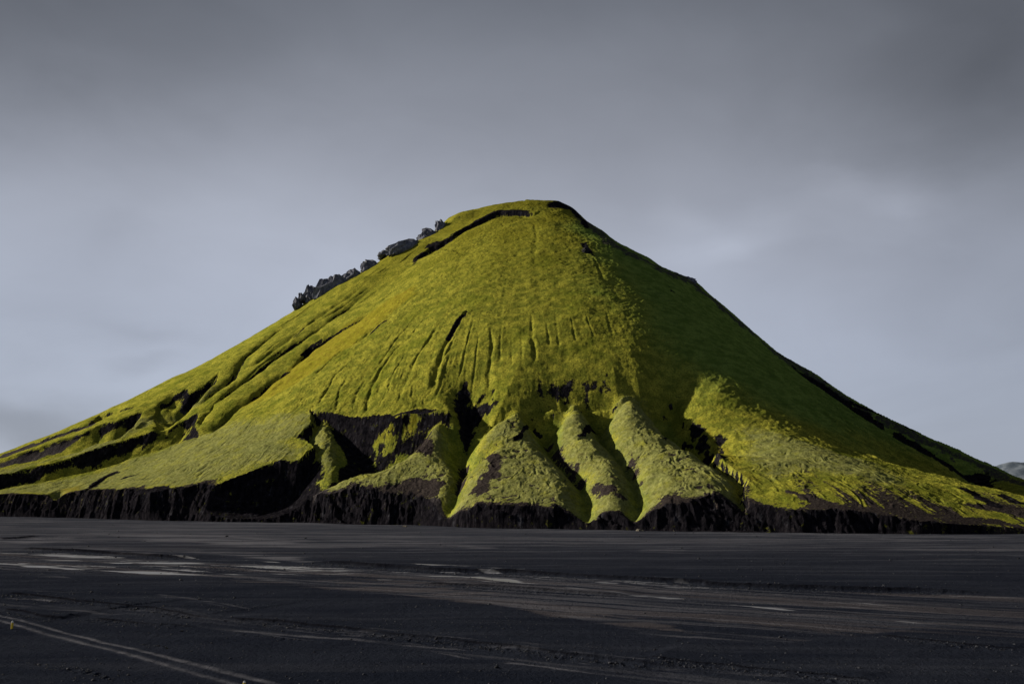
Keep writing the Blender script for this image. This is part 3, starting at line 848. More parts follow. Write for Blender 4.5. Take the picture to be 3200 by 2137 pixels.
green = sstep(-1.56, -1.20, th + .12 * fbm(Xg / 40, Yg / 40, 4)) * sstep(110, 200, ds + 160 * sstep(-.95, -.35, th) + 16 * fbm(Xg / 20, Yg / 20, 4))
green = np.maximum(green * sstep(35, 100, RO['r']), .38 * RO['valley'])  # valley floors between the spurs also tinted, painting in their shade
ochre = np.zeros_like(rock)
for pl in (W('A', 2281, 250, 1900, 470, 1600, 660, 1400, 800, 1150, 990, 1000, 1110, 820, 1250, 640, 1420, 900, 1290, 1200, 1150, 1400, 1000, 1700, 800, 2000, 560, 2281, 330),
           W('E', 1150, 640, 1250, 700, 1380, 850, 1480, 980, 1600, 1080, 1540, 1080, 1380, 960, 1290, 860),
           W('B', 560, 1300, 640, 1180, 800, 1130, 760, 1250, 640, 1320)):
    ochre = np.maximum(ochre, patch(Xg, Yg, pl, 5.0, 1.4, 12))
ochre = np.maximum(ochre, ledge_moss * .8)

# ------------------------------------------------------------------ materials
def material(name):
    m = bpy.data.materials.new(name); m.use_nodes = True
    n = N(m.node_tree)
    pos = n.new('ShaderNodeNewGeometry').outputs['Position']
    return m, n, pos


def finish(n, color, rough, bumps, spec=0.2):
    """bumps: list of (height socket, distance in metres, strength)"""
    b = n.new('ShaderNodeBsdfPrincipled')
    n.val(color, b.inputs['Base Color']); n.val(rough, b.inputs['Roughness'])
    n.val(spec, b.inputs['Specular IOR Level'])
    prev = None
    for h, dist, st in bumps:
        bn = n.new('ShaderNodeBump'); bn.inputs['Distance'].default_value = dist
        n.val(st, bn.inputs['Strength']); n.link(h, bn.inputs['Height'])
        if prev is not None:
            n.link(prev, bn.inputs['Normal'])
        prev = bn.outputs[0]
    if prev is not None:
        n.link(prev, b.inputs['Normal'])
    out = n.new('ShaderNodeOutputMaterial'); n.link(b.outputs[0], out.inputs['Surface'])


mt, n, pos = material('moss_and_basalt')
g1 = n.noise(pos, 1.1, 6, .62); g2 = n.noise(pos, .16, 5, .6); g3 = n.noise(pos, .035, 4, .55)
g4 = n.noise(pos, .45, 4, .6)
band = n.noise(n.scaled(pos, (.10, .10, 1.1)), 1.0, 5, .6)
moss = n.mix(n.ramp(g2, .36, .64), (.128, .140, .020), (.276, .264, .036))
moss = n.mix(n.math('MULTIPLY', n.ramp(g1, .46, .62), .68), moss, (.052, .060, .010))
moss = n.mix(n.math('MULTIPLY', n.ramp(g3, .52, .66), .40), moss, (.085, .110, .010))
moss = n.mix(n.math('MULTIPLY', n.ramp(g4, .55, .75), .35), moss, (.15, .13, .018))
sz_ = n.new('ShaderNodeSeparateXYZ'); n.link(pos, sz_.inputs[0])
high = n.math('MULTIPLY', n.ramp(sz_.outputs[2], 120, 215), n.ramp(g3, .38, .60, .35, .75))
moss = n.mix(high, moss, n.mix(n.ramp(g1, .45, .62), (.155, .142, .014), (.055, .056, .010)))
g5 = n.noise(pos, 2.4, 4, .65)
moss = n.mix(n.math('MULTIPLY', n.ramp(g5, .52, .66), .55), moss, (.048, .056, .010))
palec = n.mix(n.ramp(g4, .35, .65), (.112, .122, .042), (.190, .198, .080))
palec = n.mix(n.math('MULTIPLY', n.ramp(g1, .50, .68), .6), palec, (.085, .090, .022))
palec = n.mix(n.math('MULTIPLY', n.ramp(n.noise(n.scaled(pos, (.5, .22, .5)), 1.0, 6, .7), .52, .64), .65), palec, (.060, .055, .028))
palec = n.mix(n.math('MULTIPLY', n.ramp(g2, .54, .70), .5), palec, (.19, .20, .020))
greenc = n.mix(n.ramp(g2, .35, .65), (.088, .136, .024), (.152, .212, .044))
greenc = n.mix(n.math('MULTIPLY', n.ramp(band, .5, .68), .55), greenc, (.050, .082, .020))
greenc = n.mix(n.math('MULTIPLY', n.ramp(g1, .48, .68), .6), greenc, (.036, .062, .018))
ochc = n.mix(n.ramp(g4, .4, .6), (.210, .185, .013), (.15, .115, .012))
at_pale = n.attr('pale_moss'); at_green = n.attr('green_moss_and_shade'); at_rock = n.attr('rock'); at_scree = n.attr('scree')
at_brown = n.attr('brown_soil'); at_och = n.attr('ochre_moss')
jt = n.math('ADD', n.math('MULTIPLY', n.math('SUBTRACT', g4, .5), .9), n.math('MULTIPLY', n.math('SUBTRACT', g1, .5), 1.1))


def rag(a, k=1.0, lo=.28, hi=.72):
    return n.ramp(n.math('ADD', a, n.math('MULTIPLY', jt, k)), lo, hi)


c = n.mix(n.math('MULTIPLY', rag(at_pale, .8, .2, .8), .75), moss, palec)
c = n.mix(n.math('MULTIPLY', rag(at_och, 1.4, .2, 1.1), .6), c, ochc)
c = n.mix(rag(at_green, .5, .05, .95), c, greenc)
brn = n.mix(n.ramp(g1, .35, .65), (.036, .030, .029), (.016, .0135, .014))
rb_ = rag(at_brown, 1.5)
c = n.mix(rb_, c, brn)
scr = n.mix(n.ramp(g1, .35, .65), (.022, .020, .023), (.046, .041, .044))
c = n.mix(rag(at_scree, .8), c, scr)
rk1 = n.noise(n.scaled(pos, (.5, .5, .22)), 1.0, 7, .65)
rk = n.mix(n.ramp(rk1, .35, .7), (.004, .004, .006), (.017, .0155, .020))
rk = n.mix(n.math('MULTIPLY', n.ramp(n.noise(n.scaled(pos, (.35, .35, .12)), 1.0, 6, .7), .56, .70), .8), rk, (.040, .041, .052))
rockf = rag(at_rock, .9)
# moss clings to ledges of the rock
ledge = n.math('MULTIPLY', n.ramp(n.noise(pos, .28, 5, .65),   .62, .70), .6)
rk = n.mix(ledge, rk, (.075, .080, .010))
c = n.mix(rockf, c, rk)
mh = n.math('ADD', n.math('MULTIPLY', n.noise(pos, .9, 5, .6), .6), n.math('MULTIPLY', band, .5))
rh = n.noise(n.scaled(pos, (.55, .55, .3)), 1.0, 7, .7)
finish(n, c, .95, [(mh, .9, .7), (rh, 2.5, n.math('MULTIPLY', rockf, .8)), (n.noise(pos, 4.0, 3, .6), .25, .7)], 0.0)
MAT_MTN = mt

# ------------------------------------------------------------------ mountain object
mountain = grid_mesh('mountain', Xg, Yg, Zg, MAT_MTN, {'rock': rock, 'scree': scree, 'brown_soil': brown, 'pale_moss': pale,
                                                      'green_moss_and_shade': green, 'ochre_moss': ochre})
mountain['kind'] = 'structure'
mountain['label'] = 'cone-shaped volcanic mountain covered in yellow-green moss above a black cliff'

# ------------------------------------------------------------------ the black plain
def Gd(*items):
    return to_ground(px(*items))


gpx = np.concatenate([np.linspace(-2600, -30, 60, endpoint=False), np.linspace(-30, 1054, 1150, endpoint=False), np.linspace(1054, 3600, 60)])
pyr = np.concatenate([np.linspace(1100, 700, 30, endpoint=False), np.linspace(700, 512, 620, endpoint=False)])
dist_near = HC * F / (pyr - HORIZON)
dist_far = 630 * (40000 / 630.0) ** np.linspace(0, 1, 90)
dist_near = dist_near[dist_near < 620]
gd = np.concatenate([[2.0, 12.0, 20.0], dist_near, dist_far])
gU = (gpx - CX) / F
GYg = gd[:, None] * np.ones_like(gU)[None, :]
GXg = gU[None, :] * GYg * (1 + .0)
# stream lines and bars: 1 = standing water film, .5 = damp pale silt
wet = np.zeros_like(GXg); silt = np.zeros_like(GXg); warm = np.zeros_like(GXg); gravel = np.zeros_like(GXg); cut = np.zeros_like(GXg); gz = np.zeros_like(GXg)
wx = GXg + 3.0 * fbm(GXg / 40, GYg / 12, 4); wy = GYg + 2.2 * fbm(GXg / 45 + 9, GYg / 14, 5, .6)


WSC = .75


def lens(arr, line, wd, amt, edge=.7, rag=.35):
    """a streak that swells in the middle and thins out at both ends; width in metres"""
    pad = wd * 2 * max(1.0, line[:, 1].max() ** 2 / (F * HC)) + 8
    m = ((GXg > line[:, 0].min() - pad) & (GXg < line[:, 0].max() + pad) & (GYg > line[:, 1].min() - pad) & (GYg < line[:, 1].max() + pad))
    if not m.any():
        return
    x = wx[m] * .35 + GXg[m] * .65; y = wy[m] * .35 + GYg[m] * .65
    d, t, s = seg_dist(x, y, line)
    loc_ = GYg[m] ** 2 / (F * HC)
    ww = wd * WSC * np.clip(loc_, .25, 12) * np.clip(np.sin(np.pi * np.clip(t, .01, .99)) ** .75, .04, 1)
    f = fbm(GXg[m] / (3 + 3 * loc_), GYg[m] / (.7 + 1.2 * loc_), 4, .6)
    g = fbm(GXg[m] / (10 + 6 * loc_), GYg[m] / (.35 + .5 * loc_), 5, .65)
    v = (1 - sstep(ww * (1 - edge) * .5, ww * 1.25, d + ww * rag * 1.6 * f)) * amt * (.25 + .95 * sstep(-.28, .22, g))
    arr[m] = np.maximum(arr[m], v)


def bank(line, h, wd):
    """a low cut bank: the far side stands h higher, its shaded face painted dark"""
    pad = 30
    m = ((GXg > line[:, 0].min() - pad) & (GXg < line[:, 0].max() + pad) & (GYg > line[:, 1].min() - pad) & (GYg < line[:, 1].max() + pad))
    x = GXg[m]; y = GYg[m] + .9 * fbm(GXg[m] / 5 + 5, GYg[m] / 5, 4, .6)
    d, t, s = seg_dist(x, y, line)
    sd_ = d * np.where(s > 0, 1, -1)
    a = sstep(0, .08, t) * (1 - sstep(.9, 1, t))
    gz[m] += a * h * (sstep(-wd * .5, wd * .5, sd_)) * np.exp(-np.maximum(sd_, 0) / 14.0)
    lc = np.clip(GYg[m] ** 2 / (F * HC), .5, 8)
    cut[m] = np.maximum(cut[m], a * np.exp(-((sd_ - wd * .2) / (.24 * lc)) ** 2) * np.clip(.95 + .6 * fbm(GXg[m] / 9, GYg[m] / 9, 4), 0, 1))
    gravel[m] = np.maximum(gravel[m], a * np.exp(-((sd_ + wd + lc) / (wd * 1.5 + lc)) ** 2) * .9)


al_ = GXg * .873 - GYg * .487; ac_ = GXg * .487 + GYg * .873
loc0 = np.clip(GYg ** 2 / (F * HC), .4, 12)
g2 = fbm(al_ / 34, ac_ / 1.5, 5, .62); g3_ = fbm(al_ / 90 + 4, ac_ / 5.0, 3, .6)


def area(poly, soft):
    m_ = np.zeros(GXg.shape)
    q_ = ((GYg > poly[:, 1].min() - 40) & (GYg < poly[:, 1].max() + 40) & (GXg > poly[:, 0].min() - 40) & (GXg < poly[:, 0].max() + 40))
    d_ = sdf(GXg[q_], GYg[q_] + .8 * loc0[q_] * fbm(GXg[q_] / 14, GYg[q_] / 14, 4), poly)
    m_[q_] = 1 - sstep(-soft * loc0[q_], soft * loc0[q_], d_)
    return m_


braid = area(Gd('J', -400, 325, 0, 335, 500, 355, 1000, 375, 1500, 400, 1850, 412, 'K', 100, 425, 500, 450, 1200, 480, 1800, 515, 2348, 545, 'L', 600, 560, 1500, 590, 2600, 610,
                 2700, 900, 2200, 860, 1500, 830, 900, 900, 400, 880, 0, 840, 'K', 1700, 780, 1300, 700, 1000, 655, 600, 615, 300, 585, 0, 560, 'J', 1700, 530, 1200, 490, 600, 470, 0, 450, -400, 440), 1.0)
silt = np.maximum(silt, braid * (.06 + .34 * sstep(-.25, .35, g2)) * (1 - .45 * sstep(20, 110, GXg + .35 * (GYg - 120))))
warm = np.maximum(warm, braid * sstep(-.1, .4, g3_) * .75)
farband = area(to_ground(np.array([[-300, 514], [200, 518], [500, 526], [800, 532], [1300, 536], [1300, 556], [1024, 552], [700, 545], [480, 546], [250, 549], [-300, 552]], float)), 1.6)
g4_ = fbm(GXg / 60, GYg / 5.0, 5, .6)
silt = np.maximum(silt, farband * (.08 + .34 * sstep(-.2, .4, g4_)))
nband = area(Gd('J', -300, 600, 300, 625, 900, 690, 1400, 745, 2000, 810, 'K', 700, 890, 1300, 955, 2000, 1040, 'L', 700, 1080, 1500, 1160, 1200, 1240, 0, 1130, 'K', 1300, 1040, 700, 965, 0, 905, 'J', 1400, 815, 800, 735, 300, 690, -300, 670), 1.2)
silt = np.maximum(silt, nband * (.05 + .24 * sstep(-.2, .4, g2)))
# pale silt washed over the far plain
for a in ((('J', 500, 225, 700, 232, 1200, 245, 1500, 252, 1700, 262), 3.5, .55), (('J', 900, 262, 1300, 268, 1700, 285, 1900, 300), 6, .6),
          (('J', 1300, 285, 1700, 292, 2000, 305, 2348, 300), 5, .45), (('J', 0, 290, 120, 275, 300, 255, 420, 262), 5, .5), (('J', 30, 300, 120, 285, 240, 255), 4, .6),
          (('J', 330, 235, 560, 225, 700, 228), 3, .4), (('J', 600, 178, 900, 195, 1100, 175), 6, .3), (('J', 1780, 215, 2348, 235), 6, .35),
          (('K', 0, 262, 400, 270, 800, 300, 1100, 318), 5, .45), (('K', 1650, 265, 2000, 280, 2348, 292), 5, .35), (('K', 900, 235, 1500, 250, 2000, 262), 8, .22),
          (('L', 0, 322, 280, 330), 4, .3), (('L', 1300, 360, 1700, 372, 2200, 390), 4, .25), (('L', 200, 290, 800, 305, 1200, 320), 6, .2),
          (('J', 0, 200, 600, 215, 1300, 220), 8, .25), (('J', 300, 320, 800, 335, 1500, 350, 1800, 390), 3, .42), (('J', 1400, 345, 1700, 372, 1860, 402), 2.5, .5),
          (('J', 700, 340, 860, 350, 900, 362), 3, .4)):
    lens(silt, Gd(*a[0]), a[1], a[2], .9, .5)
# the braided river, thin films of water
for a in ((('J', -100, 342, 200, 352, 600, 375, 900, 392), 2.6, .9), (('J', 700, 392, 1000, 402, 1280, 412), 2.2, 1.0), (('J', -60, 372, 200, 378, 500, 392), 2.0, .7),
          (('J', 1350, 418, 1550, 425, 1750, 440, 1990, 450), 2.2, 1.0), (('J', -100, 402, 100, 412, 300, 428, 520, 450), 2.0, .8), (('J', 560, 450, 800, 458, 1100, 472, 1300, 478), 1.6, .9),
          (('J', 1000, 462, 1300, 482, 1500, 500, 1900, 530), 1.2, .4), (('J', 1900, 478, 2100, 472, 2348, 478), 1.6, .9), (('K', -200, 452, 100, 456, 350, 462), 2.2, .8),
          (('K', 100, 480, 400, 476, 700, 482), 1.2, .9), (('K', 600, 478, 900, 488, 1100, 512, 1250, 535, 1420, 552), 2.2, 1.1), (('K', 850, 482, 1200, 488, 1700, 510, 2200, 540), 1.6, .45),
          (('K', 1200, 545, 1500, 565, 1900, 602, 2348, 632), 1.6, .6), (('L', 0, 545, 400, 560, 900, 578), 1.4, .5), (('L', 0, 608, 350, 632, 560, 655), 1.6, .5),
          (('L', 500, 650, 800, 678, 1100, 712, 1350, 742), 2.0, .75), (('L', 1100, 715, 1500, 752, 1900, 790, 2180, 812), 1.8, .5), (('L', 1500, 605, 2000, 606, 2348, 615), 1.6, .45),
          (('J', 200, 425, 500, 440, 800, 432), 1.4, .5), (('J', 900, 390, 1100, 402, 1450, 405), 2.0, .3), (('L', 1980, 838, 2200, 845, 2348, 860), .9, .35)):
    lens(wet, Gd(*a[0]), a[1] * .72, a[2] * .85, .75, .6)
rs_ = np.random.RandomState(3)
riv = np.array([[-30, 557], [150, 562], [300, 570], [480, 573], [640, 584], [800, 600], [1050, 616]], float)
for q_ in range(90):
    c0 = rs_.uniform(-20, 900); off = rs_.randn() * (5.5 if c0 < 520 else 3.5); ln_ = rs_.uniform(12, 70)
    xs_ = np.linspace(c0, c0 + ln_, 4)
    ys_ = np.interp(xs_, riv[:, 0], riv[:, 1]) + off + rs_.randn() * .6 + .02 * (xs_ - c0)
    lens(wet, to_ground(np.stack([xs_, ys_], 1)), rs_.uniform(.35, .8), rs_.uniform(.25, .85) * (1 if c0 < 560 else .55), .7, .5)
for q_ in range(110):
    c0 = rs_.uniform(-40, 1000); y0_ = 519 + 16 * (c0 / 1024) + abs(rs_.randn()) * 13; ln_ = rs_.uniform(30, 170)
    xs_ = np.linspace(c0, c0 + ln_, 4)
    lens(silt, to_ground(np.stack([xs_, y0_ + .016 * (xs_ - c0) + .4 * rs_.randn(4)], 1)), rs_.uniform(.5, 1.3), rs_.uniform(.12, .42), .9, .5)
nch = np.array([[-30, 598], [150, 604], [330, 632], [480, 645], [640, 668], [900, 700]], float)
for q_ in range(70):
    c0 = rs_.uniform(-20, 700); ln_ = rs_.uniform(20, 120)
    xs_ = np.linspace(c0, c0 + ln_, 4)
    ys_ = np.interp(xs_, nch[:, 0], nch[:, 1]) + rs_.randn() * 7 + .3 * rs_.randn(4)
    lens(silt, to_ground(np.stack([xs_, ys_], 1)), rs_.uniform(.5, 1.5), rs_.uniform(.10, .34), .9, .5)
# nearer channel, faint damp sheen painted as pale silt colour
for a in ((('J', 0, 622, 200, 630, 520, 660), .9, .45), (('J', -50, 660, 200, 672, 420, 675), 1.0, .3), (('J', 520, 745, 800, 760, 1000, 785), .6, .3), (('J', 760, 722, 900, 730), .6, .3),
          (('J', 1300, 800, 1600, 830, 1900, 860, 2348, 905), 1.8, .42), (('K', -100, 860, 200, 880, 500, 915, 900, 950), 2.6, .34), (('K', 700, 965, 1000, 1005, 1400, 1045, 1800, 1095), 1.4, .45),
          (('K', 850, 915, 1200, 940, 1700, 985, 2348, 1050), 1.3, .3), (('L', 0, 1040, 500, 1075, 1100, 1110), 1.2, .3), (('K', 400, 590, 700, 612, 1000, 628), 1.0, .4),
          (('J', 130, 460, 260, 482, 420, 500), 1.6, .3), (('K', 500, 775, 620, 772, 760, 770), .5, .25), (('L', 400, 1060, 900, 1090, 1500, 1130), 1.5, .25)):
    lens(silt, Gd(*a[0]), a[1], a[2], .9, .5)
# warmer dried silt
for a in ((('K', 0, 500, 500, 560, 1000, 610, 1500, 680), 7, .9), (('K', 500, 600, 1000, 650, 1500, 690, 2000, 760), 3.5, 1.0), (('K', 1200, 690, 1700, 740, 2348, 850), 5, .8),
          (('L', 0, 690, 600, 760, 1200, 830, 1800, 900), 7, .6), (('J', 1400, 510, 1900, 540, 2348, 575), 3.5, .7), (('J', 200, 300, 1200, 310, 1800, 350), 9, .35),
          (('K', 0, 360, 700, 380, 1400, 400), 14, .3), (('L', 0, 560, 800, 600, 1600, 660), 6, .4)):
    lens(warm, Gd(*a[0]), a[1], a[2], .8, .5)
bank(Gd('J', 1800, 402, 2100, 415, 'K', 400, 435, 700, 455, 1200, 470, 1700, 505, 2348, 535, 'L', 400, 545, 1000, 565, 1600, 580, 2348, 598), .75, 1.0)
bank(Gd('J', 0, 262, 120, 255, 240, 243), .5, 1.2)
bank(Gd('J', 100, 318, 400, 335, 700, 350, 1000, 368, 1250, 378), .55, .9)
bank(Gd('K', 600, 533, 1000, 555, 1500, 585, 1900, 612), .4, .7)
bank(Gd('J', 1300, 735, 1700, 765, 2100, 815, 2348, 848, 'K', 700, 885, 1000, 918, 1400, 960, 1900, 1020, 2348, 1060), .38, .6)
bank(Gd('J', 0, 585, 200, 605, 520, 655, 900, 690, 1200, 735, 1360, 742), .22, .6)
bank(Gd('J', 0, 700, 120, 715, 240, 750, 420, 755), .35, .8)
bank(Gd('L', 1450, 850, 1800, 885, 2348, 940), .15, .4)
bank(Gd('L', 0, 1000, 500, 1040, 1000, 1085, 1500, 1140), .25, .6)
bank(Gd('J', 560, 740, 900, 775, 1200, 800), .14, .5)
for a in ((('J', 0, 995, 250, 1040, 450, 1060, 700, 1130), 2.4, .9), (('J', 640, 810, 850, 830, 1000, 850), 1.6, .8), (('J', 900, 910, 1040, 935), 1.4, .9), (('J', 1400, 830, 1700, 870, 2050, 905), 1.5, .9),
          (('J', 540, 645, 700, 660, 1000, 690), 1.4, 1.0), (('J', 300, 735, 480, 740), 1.2, .9), (('J', 1100, 430, 1500, 445, 1900, 430), 7, .8), (('J', 0, 440, 400, 460, 900, 480), 3, .5),
          (('K', 500, 850, 800, 900, 1200, 945), 1.0, .8), (('L', 200, 1040, 700, 1085, 1200, 1140), 1.2, .8), (('L', 600, 550, 1000, 575, 1300, 580), 3, .9), (('J', 1000, 620, 1300, 640, 1500, 680), 4.0, .5)):
    lens(gravel, Gd(*a[0]), a[1], a[2], .9, .6)
near = np.exp(-np.maximum(GYg - 90, 0) / 260)
gz += (.10 * fbm(GXg / 6, GYg / 6, 4) + .22 * fbm(GXg / 30, GYg / 22, 3)) * (1 - np.clip(wet * 1.5, 0, 1)) * sstep(30, 60, GYg) * (1 - sstep(700, 1200, GYg))
gz += gravel * .16 * ridged(GXg / 1.1, GYg / 1.1, 3) * (GYg < 420)
gz -= .10 * np.clip(wet, 0, 1) * (GYg < 700)

mg, n, pos = material('black_sand')
aw, asl, awm, agr = n.attr('water_film'), n.attr('silt'), n.attr('dried_silt'), n.attr('gravel')
p1 = n.noise(n.scaled(pos, (.03, .09, .1)), 1.0, 6, .6); p2 = n.noise(pos, .9, 6, .7); p3 = n.noise(pos, 3.5, 4, .7)
p4 = n.noise(n.scaled(pos, (.012, .16, .1)), 1.0, 6, .62)
far = n.ramp(n.new('ShaderNodeSeparateXYZ').outputs[1], 0, 1)
sy = n.new('ShaderNodeSeparateXYZ'); n.link(pos, sy.inputs[0])
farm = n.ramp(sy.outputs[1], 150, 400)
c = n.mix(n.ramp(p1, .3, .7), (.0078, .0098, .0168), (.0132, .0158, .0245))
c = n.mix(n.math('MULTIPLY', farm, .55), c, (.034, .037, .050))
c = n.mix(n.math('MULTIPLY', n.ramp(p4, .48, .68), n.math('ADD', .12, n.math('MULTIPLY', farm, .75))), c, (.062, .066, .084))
c = n.mix(n.math('MULTIPLY', n.ramp(p2, .52, .72), .5), c, (.007, .0074, .010))
c = n.mix(n.math('MULTIPLY', n.ramp(p3, .60, .74), n.math('ADD', .10, n.math('MULTIPLY', agr, .8))), c, (.030, .033, .042))
c = n.mix(n.math('MULTIPLY', n.ramp(n.math('ADD', awm, n.math('MULTIPLY', n.math('SUBTRACT', p4, .5), .8)), .2, 1.0), .8), c, (.042, .039, .045))
c = n.mix(n.math('MULTIPLY', n.ramp(asl, .05, .8), .85), c, (.090, .092, .112))
c = n.mix(n.math('MULTIPLY', n.ramp(aw, .1, .9), .9), c, (.135, .142, .170))  # sky reflection on the water painted in as a pale colour
c = n.mix(n.math('MULTIPLY', n.attr('bank_shade'), .9), c, (.003, .003, .0045))  # shade on the viewer's side of the banks, painted near black
rgh = n.math('SUBTRACT', .92, n.math('MULTIPLY', n.ramp(aw, .2, .9), .50))
bs = n.math('SUBTRACT', 1.0, n.ramp(aw, .1, .7))
finish(n, c, rgh, [(p2, .55, n.math('MULTIPLY', bs, .7)), (p3, .16, n.math('MULTIPLY', bs, .8))], n.math('MULTIPLY', n.ramp(aw, .2, .9), .3))
plain = grid_mesh('black_sand_plain', GXg, GYg, gz, mg, {'water_film': wet, 'silt': silt, 'dried_silt': warm, 'gravel': gravel, 'bank_shade': cut})
plain['kind'] = 'structure'
plain['label'] = 'flat black sand outwash plain with shallow braided streams'


def ground_z(x, y):
    x = np.atleast_1d(np.asarray(x, float)); y = np.atleast_1d(np.asarray(y, float))
    fj = np.clip(np.interp(y, gd, np.arange(len(gd))), 0, len(gd) - 1.001)
    fi = np.clip(np.interp(x / y, gU, np.arange(len(gU))), 0, len(gU) - 1.001)
    j = fj.astype(int); i = fi.astype(int); tj = fj - j; ti = fi - i
    return (gz[j, i] * (1 - ti) + gz[j, i + 1] * ti) * (1 - tj) + (gz[j + 1, i] * (1 - ti) + gz[j + 1, i + 1] * ti) * tj


# ------------------------------------------------------------------ dirt track with two wheel ruts
far_l = Gd('J', -700, 560, -300, 660, 0, 738, 250, 798, 500, 862, 750, 924, 1000, 988, 1250, 1044, 1500, 1102, 1700, 1152, 2000, 1222, 2400, 1310)
near_l = Gd('J', -700, 590, -300, 690, 0, 768, 240, 832, 500, 896, 750, 964, 1000, 1030, 1250, 1098, 1500, 1168, 1700, 1226, 2000, 1312, 2400, 1425)


def resample(l, k):
    s_ = np.concatenate([[0], np.cumsum(np.hypot(*np.diff(l, axis=0).T))]); q = np.linspace(0, s_[-1], k)
    return np.stack([np.interp(q, s_, l[:, 0]), np.interp(q, s_, l[:, 1])], 1)


A_, B_ = resample(far_l, 700), resample(near_l, 700)
ker = np.hanning(61); ker /= ker.sum()
for T_ in (A_, B_):
    for k in (0, 1):
        T_[:, k] = np.convolve(np.pad(T_[:, k], 30, mode='edge'), ker, 'valid')
v = np.linspace(-.42, 1.42, 45)
TX = A_[:, 0:1] * (1 - v) + B_[:, 0:1] * v; TY = A_[:, 1:2] * (1 - v) + B_[:, 1:2] * v
vv = np.ones((700, 1)) * v
rut = np.exp(-((vv + .0) / .26) ** 2) + np.exp(-((vv - 1.0) / .26) ** 2)
rut = rut * np.clip(.85 + .5 * fbm(TX / 1.5, TY / 1.5, 4), 0, 1.2)
edge = 1 - sstep(.24, .42, np.abs(vv - .5) - .5 + .0 + .08 * fbm(TX / .8, TY / .8, 4)) 
TZ = ground_z(TX.ravel(), TY.ravel()).reshape(TX.shape) + .05 * edge - .03 - .04 * rut + .04 * np.exp(-((vv - .5) / .25) ** 2)
TZ = TZ + .03
track = grid_mesh('dirt_track', TX[:, ::-1], TY[:, ::-1], TZ[:, ::-1], mg, {'silt': (rut * .55)[:, ::-1], 'water_film': rut * 0, 'dried_silt': rut[:, ::-1] * .3, 'gravel': rut * 0, 'bank_shade': rut * 0})
track['kind'] = 'structure'
track['label'] = 'narrow dirt track with two pale wheel ruts across black sand'

# ------------------------------------------------------------------ far ridge behind the right foot of the mountain
RX = np.linspace(1900, 5200, 160); RY = np.linspace(5200, 6600, 50)
RXX, RYY = np.meshgrid(RX, RY)
ridge_px = np.array([980, 1000, 1012, 1024, 1040, 1080, 1130, 1200, 1300]); ridge_py = np.array([472, 463.5, 462.5, 463.2, 466, 462, 468, 474, 480])
hx = np.interp(CX + F * RX / 5900 / 1.0, ridge_px, ridge_py)
hh = (HORIZON - hx) / F * 5900 + 12
cross = np.exp(-((RYY - 5900) / 300.0) ** 2)
ends = sstep(1900, 2300, RXX) * (1 - sstep(4700, 5200, RXX))
RZZ = (hh[None, :] * cross + 24 * ridged(RXX / 170, RYY / 170, 4) * cross) * ends - 3
mr, n, pos = material('hazed_rock')
r1 = n.noise(n.scaled(pos, (1, 1, 1)), .012, 7, .65)
c = n.mix(n.ramp(r1, .40, .62), (.050, .066, .092), (.105, .125, .16))  # blue of the distance haze put into the rock colour
finish(n, c, .95, [], .05)
fr_ = grid_mesh('distant_ridge', RXX, RYY, RZZ, mr, {})
fr_['kind'] = 'structure'
fr_['label'] = 'rocky ridge tinted grey blue for haze far behind the right foot of the mountain'


# ------------------------------------------------------------------ crags: jagged lava outcrops on the skyline
def rock_material(name, lo, hi, moss_amt):
    m, n, pos = material(name)
    k1 = n.noise(n.scaled(pos, (.5, .5, .35)), 1.0, 7, .7)
    c = n.mix(n.ramp(k1, .35, .68), lo, hi)
    nz = n.new('ShaderNodeSeparateXYZ'); g = n.new('ShaderNodeNewGeometry'); n.link(g.outputs['Normal'], nz.inputs[0])
    mf = n.math('MULTIPLY', n.ramp(n.math('ADD', nz.outputs[2], n.math('MULTIPLY', n.math('SUBTRACT', n.noise(pos, .5, 5, .6), .5), 1.2)), .75, 1.0), moss_amt)
    c = n.mix(mf, c, (.11, .12, .02))
    finish(n, c, .95, [(k1, .5, .9), (n.noise(pos, 2.2, 4, .7), .25, .9)], .0)
    return m


MR_CRAG = rock_material('lava_crag', (.060, .064, .086), (.165, .175, .215), .35)
MR_DARK = rock_material('dark_rock', (.010, .010, .013), (.034, .034, .040), .35)
MR_PALE = rock_material('pale_rock', (.06, .055, .05), (.17, .155, .13), .1)


